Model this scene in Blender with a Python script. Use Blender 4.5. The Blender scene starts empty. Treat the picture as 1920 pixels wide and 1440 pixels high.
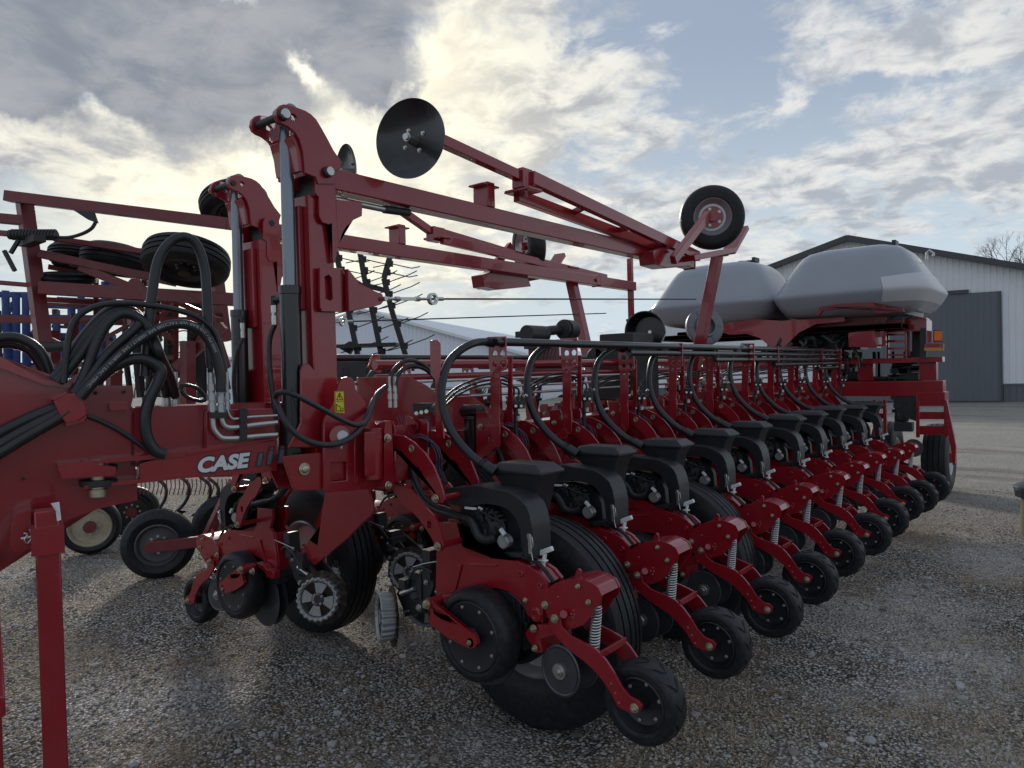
import bpy, bmesh, math, random
from mathutils import Vector, Matrix, noise
R_ = math.radians
random.seed(7)
C = bpy.context.scene.collection
scene = bpy.context.scene
# ------------------------------------------------------------------ camera
CAM_H = 1.90
FPX = 1360.0
ROLL = R_(1.5)                          # the phone was held a little askew
vy = Vector((1105, 50, FPX)).normalized()                 # the machine's long axis (+Y) in camera axes (right, up, forward)
vz = Vector((-math.sin(ROLL), math.cos(ROLL), (math.sin(ROLL) * 1105 - math.cos(ROLL) * 50) / FPX)).normalized()
vx = -vy.cross(vz)                                        # camera axes are left-handed here
Rt = Vector((vx.x, vy.x, vz.x)); Up = Vector((vx.y, vy.y, vz.y)); Fw = Vector((vx.z, vy.z, vz.z))
CAM = Vector((0, 0, CAM_H))
cam_data = bpy.data.cameras.new('camera')
cam = bpy.data.objects.new('camera', cam_data); C.objects.link(cam)
cam.matrix_world = Matrix.Translation(CAM) @ Matrix((Rt, Up, -Fw)).transposed().to_4x4()
cam_data.sensor_width = 36; cam_data.lens = FPX / 1920 * 36
cam_data.clip_start = 0.05; cam_data.clip_end = 3000
scene.camera = cam
scene.view_settings.view_transform = 'Standard'; scene.view_settings.look = 'None'
scene.view_settings.gamma = 1; scene.view_settings.exposure = 0.38
scene.cycles.max_bounces = 5; scene.cycles.diffuse_bounces = 2; scene.cycles.glossy_bounces = 3; scene.cycles.transmission_bounces = 1; scene.cycles.volume_bounces = 0
# rays through photograph positions, met with real planes of the machine or ground
def ray(px, py): return Fw + Rt * ((px - 960) / FPX) + Up * ((720 - py) / FPX)
def PX(px, py, X): d = ray(px, py); return CAM + d * (X / d.x)
def PY(px, py, Y): d = ray(px, py); return CAM + d * (Y / d.y)
def PZ(px, py, Z): d = ray(px, py); return CAM + d * ((Z - CAM_H) / d.z)
def PD(px, py, D): return CAM + ray(px, py) * D
def PP(px, py, p0, n): d = ray(px, py); return CAM + d * ((p0 - CAM).dot(n) / d.dot(n))
# ------------------------------------------------------------------ node helpers
def mat(name, base=(0.5, 0.5, 0.5), rough=0.5, metal=0.0, coat=0.0, spec=0.5, vary=0.0, scale=8.0, bump=0.0, bscale=60.0, dust=0.0, dustcol=(0.18, 0.16, 0.14), rvary=0.0):
    m = bpy.data.materials.new(name); m.use_nodes = True
    nt = m.node_tree; N = nt.nodes; L = nt.links; b = N['Principled BSDF']
    b.inputs['Base Color'].default_value = (*base, 1); b.inputs['Roughness'].default_value = rough
    b.inputs['Metallic'].default_value = metal; b.inputs['Coat Weight'].default_value = coat
    b.inputs['Specular IOR Level'].default_value = spec
    if vary or dust or rvary or bump:
        tc = N.new('ShaderNodeTexCoord')
    if vary or dust or rvary:
        n = N.new('ShaderNodeTexNoise'); n.inputs['Scale'].default_value = scale; n.inputs['Detail'].default_value = 6; n.inputs['Roughness'].default_value = .65
        L.new(tc.outputs['Object'], n.inputs['Vector'])
    col = None
    if vary:
        mx = N.new('ShaderNodeMixRGB'); mx.inputs[1].default_value = (*[c * (1 - vary) for c in base], 1)
        mx.inputs[2].default_value = (*[min(1, c * (1 + vary)) for c in base], 1)
        L.new(n.outputs['Fac'], mx.inputs[0]); col = mx.outputs[0]
    if dust:
        n2 = N.new('ShaderNodeTexNoise'); n2.inputs['Scale'].default_value = scale * 2.3; n2.inputs['Detail'].default_value = 8
        L.new(tc.outputs['Object'], n2.inputs['Vector'])
        rp = N.new('ShaderNodeMapRange'); rp.inputs[1].default_value = .45; rp.inputs[2].default_value = .75; rp.inputs[3].default_value = 0; rp.inputs[4].default_value = dust
        L.new(n2.outputs['Fac'], rp.inputs[0])
        mx2 = N.new('ShaderNodeMixRGB'); L.new(rp.outputs[0], mx2.inputs[0])
        if col: L.new(col, mx2.inputs[1])
        else: mx2.inputs[1].default_value = (*base, 1)
        mx2.inputs[2].default_value = (*dustcol, 1); col = mx2.outputs[0]
    if col: L.new(col, b.inputs['Base Color'])
    if rvary:
        r2 = N.new('ShaderNodeMapRange'); r2.inputs[3].default_value = max(0, rough - rvary); r2.inputs[4].default_value = rough + rvary
        L.new(n.outputs['Fac'], r2.inputs[0]); L.new(r2.outputs[0], b.inputs['Roughness'])
    if bump:
        n3 = N.new('ShaderNodeTexNoise'); n3.inputs['Scale'].default_value = bscale; n3.inputs['Detail'].default_value = 4
        L.new(tc.outputs['Object'], n3.inputs['Vector'])
        bp = N.new('ShaderNodeBump'); bp.inputs['Strength'].default_value = bump; bp.inputs['Distance'].default_value = .01
        L.new(n3.outputs['Fac'], bp.inputs['Height']); L.new(bp.outputs[0], b.inputs['Normal'])
    return m
# ------------------------------------------------------------------ world: daylight sky with broken cloud
SUN_PX = (530, 250)
sd = ray(*SUN_PX).normalized()
sun_el = math.asin(sd.z); sun_az = math.atan2(sd.x, sd.y)       # azimuth from +Y towards +X
w = bpy.data.worlds.new('World'); scene.world = w; w.use_nodes = True
nt = w.node_tree; N = nt.nodes; L = nt.links
bg = N['Background']; bg.inputs[1].default_value = 0.10
sky = N.new('ShaderNodeTexSky'); sky.sky_type = 'NISHITA'; sky.sun_disc = False
sky.sun_elevation = sun_el; sky.sun_rotation = sun_az; sky.air_density = 1.2; sky.dust_density = .6; sky.ozone_density = 2.0
tc = N.new('ShaderNodeTexCoord')
def mth(op, a, b=None, c=None, clamp=False):
    n = N.new('ShaderNodeMath'); n.operation = op; n.use_clamp = clamp
    for i, v in enumerate((a, b, c)):
        if v is None: continue
        if isinstance(v, (int, float)): n.inputs[i].default_value = v
        else: L.new(v, n.inputs[i])
    return n.outputs[0]
def vmth(op, a, b=None):
    n = N.new('ShaderNodeVectorMath'); n.operation = op
    for i, v in enumerate((a, b)):
        if v is None: continue
        if isinstance(v, (tuple, Vector)): n.inputs[i].default_value = tuple(v)
        else: L.new(v, n.inputs[i])
    return n
def mrange(v, a, b, c=0, d=1, smooth=True):
    n = N.new('ShaderNodeMapRange'); n.interpolation_type = 'SMOOTHSTEP' if smooth else 'LINEAR'
    L.new(v, n.inputs[0]); n.inputs[1].default_value = a; n.inputs[2].default_value = b; n.inputs[3].default_value = c; n.inputs[4].default_value = d
    return n.outputs[0]
def cmix(f, a, b):
    n = N.new('ShaderNodeMixRGB')
    if isinstance(f, (int, float)): n.inputs[0].default_value = f
    else: L.new(f, n.inputs[0])
    for i, v in ((1, a), (2, b)):
        if isinstance(v, tuple): n.inputs[i].default_value = (*v, 1)
        else: L.new(v, n.inputs[i])
    return n.outputs[0]
dirv = vmth('NORMALIZE', tc.outputs['Generated']).outputs[0]
sep = N.new('ShaderNodeSeparateXYZ'); L.new(dirv, sep.inputs[0])
zz = mth('ADD', mth('MAXIMUM', sep.outputs[2], 0.0), 0.20)
cb = N.new('ShaderNodeCombineXYZ')
L.new(mth('DIVIDE', sep.outputs[0], zz), cb.inputs[0]); L.new(mth('DIVIDE', sep.outputs[1], zz), cb.inputs[1])
def noise_tex(vec, scale, detail=8, rough=.6, dist=0.0, off=(0, 0, 0)):
    a = vmth('ADD', vec, off).outputs[0]
    n = N.new('ShaderNodeTexNoise'); n.inputs['Scale'].default_value = scale; n.inputs['Detail'].default_value = detail
    n.inputs['Roughness'].default_value = rough; n.inputs['Distortion'].default_value = dist
    L.new(a, n.inputs['Vector']); return n.outputs['Fac']
n_big = noise_tex(cb.outputs[0], 1.1, 10, .62, .3, (3.1, 1.7, 0))
n_med = noise_tex(cb.outputs[0], 5.4, 9, .62, .35, (7.3, 2.2, 0))
n_fine = noise_tex(cb.outputs[0], 6.5, 8, .60, .4, (1.3, 9.2, 0))
# warp for the edges of the large cloud masses
wn = N.new('ShaderNodeTexNoise'); wn.inputs['Scale'].default_value = 7.0; wn.inputs['Detail'].default_value = 8; wn.inputs['Roughness'].default_value = .66
L.new(dirv, wn.inputs['Vector'])
wv = vmth('SCALE', vmth('SUBTRACT', wn.outputs['Color'], (.5, .5, .5)).outputs[0]); wv.inputs[3].default_value = .13
dw = vmth('NORMALIZE', vmth('ADD', dirv, wv.outputs[0]).outputs[0]).outputs[0]
def blob(px, py, rpx, asp=1.0, tilt=0.0):
    """soft mass in the sky around one direction; asp stretches it sideways"""
    c = ray(px, py).normalized(); r = rpx / FPX
    e1 = Vector((0, 0, 1)).cross(c).normalized() * -1; e2 = c.cross(e1).normalized() * -1
    t = R_(tilt); a1 = e1 * math.cos(t) + e2 * math.sin(t); a2 = e2 * math.cos(t) - e1 * math.sin(t)
    x = vmth('DOT_PRODUCT', dw, a1 / (r * asp)).outputs['Value']; y = vmth('DOT_PRODUCT', dw, a2 / r).outputs['Value']
    front = mth('GREATER_THAN', vmth('DOT_PRODUCT', dw, c).outputs['Value'], 0.0)
    q = mth('ADD', mth('MULTIPLY', x, x), mth('MULTIPLY', y, y))
    return mth('MULTIPLY', mth('POWER', 2.718, mth('MULTIPLY', q, -1.0)), front)
def total(lst):
    s = None
    for k, b in lst:
        v = mth('MULTIPLY', b, k); s = v if s is None else mth('ADD', s, v)
    return s
#SKY_TUNE
dark = total([(.95, blob(90, 50, 85, 1.9, 8)), (1.15, blob(300, 95, 105, 1.5, -15)), (.95, blob(450, 175, 58, 1.7, -25)), (.7, blob(15, 150, 50, 2)), (1.2, blob(640, 70, 88, 1.15, -60)), (.8, blob(700, 160, 42, 1.2, -70)), (.8, blob(590, -60, 80, 3)), (.5, blob(150, -90, 100, 3)),
              (.8, blob(-500, 60, 250, 2)), (.5, blob(2500, -300, 300, 2))])
gap = total([(.75, blob(440, 15, 14, 2.6, -25)), (.85, blob(572, 150, 20, 1.6, -45)), (.9, blob(165, 170, 26, 2.2, -45)), (.5, blob(1, 215, 40, 2))])
grey = total([(.7, blob(950, 40, 60, 1.8)), (.5, blob(870, 320, 45, 2.4)), (.6, blob(1080, 250, 45, 2.6, 5)), (.6, blob(1700, 340, 32, 4.5, 4)), (.5, blob(1180, 360, 40, 3)), (.5, blob(1560, 95, 30, 3, 10)), (.7, blob(800, 240, 50, 1.5)), (.6, blob(950, 170, 50, 1.6, 20)), (.4, blob(700, 400, 40, 4)), (.5, blob(1000, 300, 30, 3)), (.4, blob(1330, 300, 30, 4, 12)), (.4, blob(1850, 60, 50, 2))])
lit = total([(.9, blob(1000, 90, 130, 1.3)), (1.0, blob(1200, 215, 60, 2.6, -8)), (.9, blob(870, 210, 130, 1.2)), (1.1, blob(1640, 70, 70, 2.6, -14)), (1.0, blob(1740, 335, 50, 3.8, -4)),
             (.7, blob(1400, 330, 50, 4.0, 14)), (1.0, blob(430, 310, 120, 3.2, 8)), (.9, blob(1850, 60, 70, 2)), (.7, blob(1500, 170, 24, 2.0)), (.8, blob(1800, 210, 30, 4.0, -8)), (.6, blob(1080, 400, 90, 3)), (.5, blob(150, 260, 90, 2)), (.8, blob(1250, 520, 45, 6)), (.6, blob(800, 500, 45, 4)), (.5, blob(1500, 450, 30, 5))])
clear = total([(1.0, blob(1400, 110, 90, 1.3, 60)), (.8, blob(1480, 250, 36, 4.5, 8)), (.9, blob(130, 420, 90, 3)), (.7, blob(1000, 560, 70, 6)), (.7, blob(1700, 170, 26, 5, -8)), (.6, blob(1650, 410, 40, 5))])
fb = mth('ADD', mth('MULTIPLY', n_med, .62), mth('MULTIPLY', n_big, .38))
cov = mth('ADD', fb, mth('SUBTRACT', mth('MULTIPLY', lit, .13), mth('MULTIPLY', clear, .09)))
mask = mrange(cov, .47, .60)
dn = mth('ADD', mth('SUBTRACT', dark, mth('MULTIPLY', gap, .95)), mth('MULTIPLY', mth('SUBTRACT', n_med, .5), .55))
thick = mrange(dn, .26, .92)
halo = mth('MULTIPLY', mrange(dn, -.15, .22), mth('SUBTRACT', 1.0, mrange(dn, .22, .52)))
sdot = vmth('DOT_PRODUCT', dirv, sd).outputs['Value']
near = mrange(sdot, .84, .995)
near2 = mrange(sdot, .93, .998)
sh = mth('ADD', mth('MULTIPLY', grey, .55), mth('MULTIPLY', mth('SUBTRACT', n_fine, .5), 4.6))
shade = mrange(mth('ADD', sh, mth('MULTIPLY', mth('SUBTRACT', fb, .5), 3.4)), -.45, .75)
lit_col = cmix(near, (6.4, 6.4, 6.2), (7.9, 7.6, 6.5))
shade_col = cmix(near, (3.1, 3.4, 3.9), (3.5, 3.55, 3.7))
c1 = cmix(mth('MULTIPLY', shade, .92), lit_col, shade_col)
dk_in = cmix(mrange(mth('ADD', mth('MULTIPLY', n_med, .6), mth('MULTIPLY', n_big, .4)), .40, .62), (1.95, 2.15, 2.55), (3.1, 3.25, 3.5))
fine_sky = vmth('SCALE', sky.outputs[0]); fine_sky.inputs[3].default_value = .6
upper = cmix(.8, fine_sky.outputs[0], (2.9, 3.45, 4.4))
hz = mrange(sep.outputs[2], .42, .02)
base_sky = cmix(hz, upper, cmix(near, (4.9, 5.8, 6.4), (5.0, 5.6, 5.8)))
s1_ = cmix(mth('MULTIPLY', mask, mrange(sep.outputs[2], .0, .15, .35, .95)), base_sky, c1)
s2_ = cmix(mth('MULTIPLY', mth('MULTIPLY', halo, near2), .75), s1_, (10.5, 9.7, 7.2))
s3_ = cmix(mth('MULTIPLY', thick, .96), s2_, dk_in)
gl = mth('MULTIPLY', mth('POWER', mth('MAXIMUM', sdot, 0), 260.0), mth('SUBTRACT', 1.0, mth('MULTIPLY', thick, .93)))
glow = cmix(mth('MULTIPLY', gl, .55), s3_, (11, 10.3, 8.0))
bel = cmix(mrange(sep.outputs[2], -.02, 0.0), (1.2, 1.15, 1.1), glow)
L.new(bel, bg.inputs[0])
# ------------------------------------------------------------------ sun, veiled by cloud
sl = bpy.data.lights.new('sun', 'SUN'); sl.energy = 2.1; sl.angle = R_(8); sl.color = (1, .94, .84)
so = bpy.data.objects.new('sun', sl); C.objects.link(so)
so.rotation_euler = sd.to_track_quat('Z', 'Y').to_euler()
# ------------------------------------------------------------------ mesh helpers
class MB:
    """collects shapes that become ONE mesh"""
    def __init__(s, off=(0, 0, 0)): s.v = []; s.f = []; s.off = Vector(off); s.mi = []; s.cur = 0
    def add(s, vs, fs):
        b = len(s.v); s.v += [Vector(v) for v in vs]; s.f += [tuple(i + b for i in f) for f in fs]; s.mi += [s.cur] * len(fs)
    def box(s, c, d, rot=None):
        c = Vector(c); h = Vector(d) / 2; m = rot if rot else Matrix.Identity(3)
        vs = [c + m @ Vector((h.x * a, h.y * b, h.z * e)) for a in (-1, 1) for b in (-1, 1) for e in (-1, 1)]
        s.add(vs, [(0, 1, 3, 2), (4, 6, 7, 5), (0, 4, 5, 1), (2, 3, 7, 6), (0, 2, 6, 4), (1, 5, 7, 3)])
    def beam(s, a, b, w, h, up=(0, 0, 1), taper=1.0):
        """square tube from a to b, w across, h along up"""
        a = Vector(a); b = Vector(b); d = (b - a).normalized(); u = Vector(up); r = d.cross(u).normalized(); u = r.cross(d)
        vs = []
        for p, k in ((a, 1), (b, taper)):
            for x, y in ((-1, -1), (1, -1), (1, 1), (-1, 1)): vs.append(p + r * (x * w / 2 * k) + u * (y * h / 2 * k))
        s.add(vs, [(0, 3, 2, 1), (4, 5, 6, 7)] + [(i, (i + 1) % 4, 4 + (i + 1) % 4, 4 + i) for i in range(4)])
    def cyl(s, a, b, r, n=16, r2=None, cap=True):
        a = Vector(a); b = Vector(b); d = (b - a).normalized(); r2 = r if r2 is None else r2
        q = d.to_track_quat('Z', 'Y').to_matrix(); vs = []
        for p, rr in ((a, r), (b, r2)):
            for i in range(n):
                t = 2 * math.pi * i / n; vs.append(p + q @ Vector((rr * math.cos(t), rr * math.sin(t), 0)))
        fs = [(i, (i + 1) % n, n + (i + 1) % n, n + i) for i in range(n)]
        if cap: fs += [tuple(range(n))[::-1], tuple(range(n, 2 * n))]
        s.add(vs, fs)
    def lathe(s, c, axis, prof, n=32, close=False, jag=None):
        """prof: list of (distance along axis, radius)"""
        c = Vector(c); d = Vector(axis).normalized(); q = d.to_track_quat('Z', 'Y').to_matrix(); vs = []
        for z, r in prof:
            for i in range(n):
                t = 2 * math.pi * i / n; rr = r
                if jag: rr = jag(i, z, r)
                vs.append(c + q @ Vector((rr * math.cos(t), rr * math.sin(t), z)))
        fs = []; m = len(prof)
        for j in range(m - 1 if not close else m):
            k = (j + 1) % m
            for i in range(n): fs.append((j * n + i, j * n + (i + 1) % n, k * n + (i + 1) % n, k * n + i))
        if not close:
            fs += [tuple(range(n))[::-1], tuple(range((m - 1) * n, m * n))]
        s.add(vs, fs)
    def tube(s, pts, r, n=10, sub=6, closed_caps=True, smooth=True, rfun=None):
        P = [Vector(p) for p in pts]
        if smooth and len(P) > 2: P = spline(P, sub)
        vs = []; prev = None; m = len(P)
        for i, p in enumerate(P):
            t = (P[min(i + 1, m - 1)] - P[max(i - 1, 0)]).normalized()
            if prev is None:
                a = Vector((0, 0, 1)) if abs(t.z) < .9 else Vector((1, 0, 0)); nrm = t.cross(a).normalized()
            else:
                nrm = prev - t * prev.dot(t); nrm = nrm.normalized() if nrm.length > 1e-6 else t.orthogonal().normalized()
            prev = nrm; bn = t.cross(nrm); rr = r if rfun is None else rfun(i, m)
            for k in range(n):
                a = 2 * math.pi * k / n; vs.append(p + (nrm * math.cos(a) + bn * math.sin(a)) * rr)
        fs = [(i * n + k, i * n + (k + 1) % n, (i + 1) * n + (k + 1) % n, (i + 1) * n + k) for i in range(m - 1) for k in range(n)]
        if closed_caps: fs += [tuple(range(n))[::-1], tuple(range((m - 1) * n, m * n))]
        s.add(vs, fs)
    def plate(s, pts, ext, holes=()):
        """closed outline (3-D points in one plane) extruded by ext; holes = list of outlines"""
        ext = Vector(ext); P = [Vector(p) for p in pts]
        if not holes:
            n = len(P); nrm = Vector((0, 0, 0))
            for i in range(n): nrm += P[i].cross(P[(i + 1) % n])
            bm = bmesh.new(); vs = [bm.verts.new(p) for p in P]; f = bm.faces.new(vs)
            s.add([v for v in P] + [p + ext for p in P], [])
            b = len(s.v) - 2 * n
            # triangulate caps properly for concave outlines
            tri = bmesh.ops.triangulate(bm, faces=[f], ngon_method='EAR_CLIP')
            bm.verts.index_update(); idx = {v: i for i, v in enumerate(vs)}
            fl = nrm.dot(ext) > 0
            for t in bm.faces:
                ii = [idx[v] for v in t.verts]
                s.f.append(tuple(b + i for i in (ii[::-1] if fl else ii))); s.f.append(tuple(b + n + i for i in (ii if fl else ii[::-1]))); s.mi += [s.cur] * 2
            for i in range(n):
                j = (i + 1) % n; q = (b + i, b + j, b + n + j, b + n + i)
                s.f.append(q if fl else q[::-1]); s.mi.append(s.cur)
            bm.free(); return
        bm = bmesh.new(); loops = []; edges = []
        for o in [P] + [[Vector(h) for h in ho] for ho in holes]:
            vs = [bm.verts.new(p) for p in o]; loops.append(vs)
            for i in range(len(vs)): edges.append(bm.edges.new((vs[i], vs[(i + 1) % len(vs)])))
        bmesh.ops.triangle_fill(bm, use_beauty=True, use_dissolve=False, edges=edges)
        allv = list(bm.verts); bm.verts.index_update(); n = len(allv); b = len(s.v)
        s.v += [v.co.copy() for v in allv] + [v.co + ext for v in allv]
        for t in bm.faces:
            ii = [v.index for v in t.verts]; s.f.append(tuple(b + i for i in ii)); s.f.append(tuple(b + n + i for i in ii[::-1])); s.mi += [s.cur] * 2
        for vs in loops:
            for i in range(len(vs)):
                a_, c_ = vs[i].index, vs[(i + 1) % len(vs)].index; s.f.append((b + a_, b + c_, b + n + c_, b + n + a_)); s.mi.append(s.cur)
        bm.free()
    def bolt(s, p, axis, r=.011, h=.012):
        a = Vector(axis).normalized(); p = Vector(p)
        s.cyl(p, p + a * (h * .3), r * 1.35, 14); s.cyl(p + a * (h * .3), p + a * h, r, 6); s.cyl(p + a * h, p + a * (h * 1.35), r * .5, 8)
    def build(s, name, material, parent=None, bevel=0.0, smooth=35, origin=None, seg=2):
        """link as one object; vertices are stored relative to s.off"""
        me = bpy.data.meshes.new(name); off = s.off if origin is None else Vector(origin)
        me.from_pydata([v - off for v in s.v], [], s.f); me.validate()
        bm = bmesh.new(); bm.from_mesh(me); bmesh.ops.recalc_face_normals(bm, faces=bm.faces); bm.to_mesh(me); bm.free()
        mats = material if isinstance(material, (list, tuple)) else [material]
        for m_ in mats: me.materials.append(m_)
        if len(mats) > 1 and len(s.mi) == len(me.polygons): me.polygons.foreach_set('material_index', s.mi)
        if smooth:
            me.polygons.foreach_set('use_smooth', [True] * len(me.polygons)); me.set_sharp_from_angle(angle=R_(smooth))
        o = bpy.data.objects.new(name, me); C.objects.link(o)
        if parent is not None: o.parent = parent
        if origin is not None: o.location = off
        if bevel:
            b = o.modifiers.new('bevel', 'BEVEL'); b.width = bevel; b.segments = seg; b.limit_method = 'ANGLE'; b.angle_limit = R_(40); b.harden_normals = False
        return o
def spline(P, sub):
    """Catmull-Rom"""
    out = []; n = len(P)
    for i in range(n - 1):
        p0 = P[max(i - 1, 0)]; p1 = P[i]; p2 = P[i + 1]; p3 = P[min(i + 2, n - 1)]
        for k in range(sub):
            t = k / sub
            out.append(.5 * ((2 * p1) + (p2 - p0) * t + (2 * p0 - 5 * p1 + 4 * p2 - p3) * t * t + (3 * p1 - p0 - 3 * p2 + p3) * t ** 3))
    out.append(P[-1].copy()); return out
def ring_pts(c, r, n, ax=(0, 1, 0)):
    q = Vector(ax).to_track_quat('Z', 'Y').to_matrix(); c = Vector(c)
    return [c + q @ Vector((r * math.cos(2 * math.pi * i / n), r * math.sin(2 * math.pi * i / n), 0)) for i in range(n)]
def empty(name, loc, parent=None):
    o = bpy.data.objects.new(name, None); o.empty_display_size = .2; C.objects.link(o); o.location = loc
    if parent is not None: o.parent = parent
    return o
def tag(o, label=None, cat=None, group=None, kind=None):
    if label: o['label'] = label
    if cat: o['category'] = cat
    if group: o['group'] = group
    if kind: o['kind'] = kind
    return o
def kids(o): return list(o.children)
def copy_tree(o, parent=None):
    c = o.copy(); C.objects.link(c); c.parent = parent
    for ch in kids(o): copy_tree(ch, c)
    return c
# ------------------------------------------------------------------ materials
RED = mat('red_paint', (.27, .009, .018), .24, coat=.5, spec=.5, vary=.12, scale=5, dust=.10, dustcol=(.16, .07, .06), rvary=.08)
RED2 = mat('weathered_red_paint', (.16, .015, .021), .42, coat=.1, vary=.2, scale=4, dust=.25, dustcol=(.16, .09, .07), rvary=.1)
RUB = mat('tyre_rubber', (.010, .0115, .015), .5, spec=.35, vary=.3, scale=14, dust=.25, dustcol=(.07, .065, .06), bump=.15, bscale=90)
BLK = mat('black_plastic', (.014, .016, .020), .42, vary=.2, scale=10, dust=.12, dustcol=(.06, .06, .06), bump=.08, bscale=220)
BLKP = mat('black_paint', (.012, .013, .016), .25, coat=.2, vary=.2, scale=6, dust=.1, dustcol=(.05, .05, .05))
HOSE = mat('hose_rubber', (.015, .017, .020), .36, vary=.25, scale=9, dust=.1, dustcol=(.06, .06, .06))
STEEL = mat('zinc_plate', (.52, .53, .52), .32, metal=.9, vary=.25, scale=25, rvary=.12)
GALV = mat('cast_aluminium', (.34, .35, .36), .5, metal=.55, vary=.2, scale=20, dust=.3, dustcol=(.2, .17, .14))
DSTEEL = mat('bare_disc_steel', (.09, .095, .11), .34, metal=.6, vary=.3, scale=12, dust=.2, dustcol=(.1, .09, .08), rvary=.1)
BOLTM = mat('yellow_zinc_bolt', (.50, .46, .34), .35, metal=.85, vary=.25, scale=40)
WHT = mat('white_plastic', (.72, .74, .74), .4, vary=.06, scale=20)
WTXT = mat('white_lettering', (.70, .71, .72), .5)
TANK = mat('grey_polyethylene', (.29, .31, .35), .25, vary=.06, scale=3, spec=.4, bump=.02, bscale=15)
DARK = mat('dark_iron', (.02, .021, .024), .5, vary=.3, scale=8, dust=.15, dustcol=(.07, .06, .05))
WIREP = mat('violet_wire', (.13, .11, .20), .45)
YEL = mat('yellow_sticker', (.75, .62, .03), .45)
INK = mat('black_ink', (.012, .012, .012), .6)
BLUE = mat('blue_paint', (.010, .045, .19), .4, coat=.1, vary=.2, scale=4, dust=.2, dustcol=(.1, .1, .1))
ORNG = mat('orange_lens', (.85, .16, .01), .3)
BEIGE = mat('cream_rim_paint', (.46, .40, .29), .5, vary=.15, scale=8, dust=.35, dustcol=(.14, .10, .07))
SILV = mat('silver_rim', (.45, .46, .48), .35, metal=.6, vary=.1, scale=10)
MUD = mat('rusty_mud', (.085, .066, .05), .8, vary=.4, scale=20)
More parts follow.
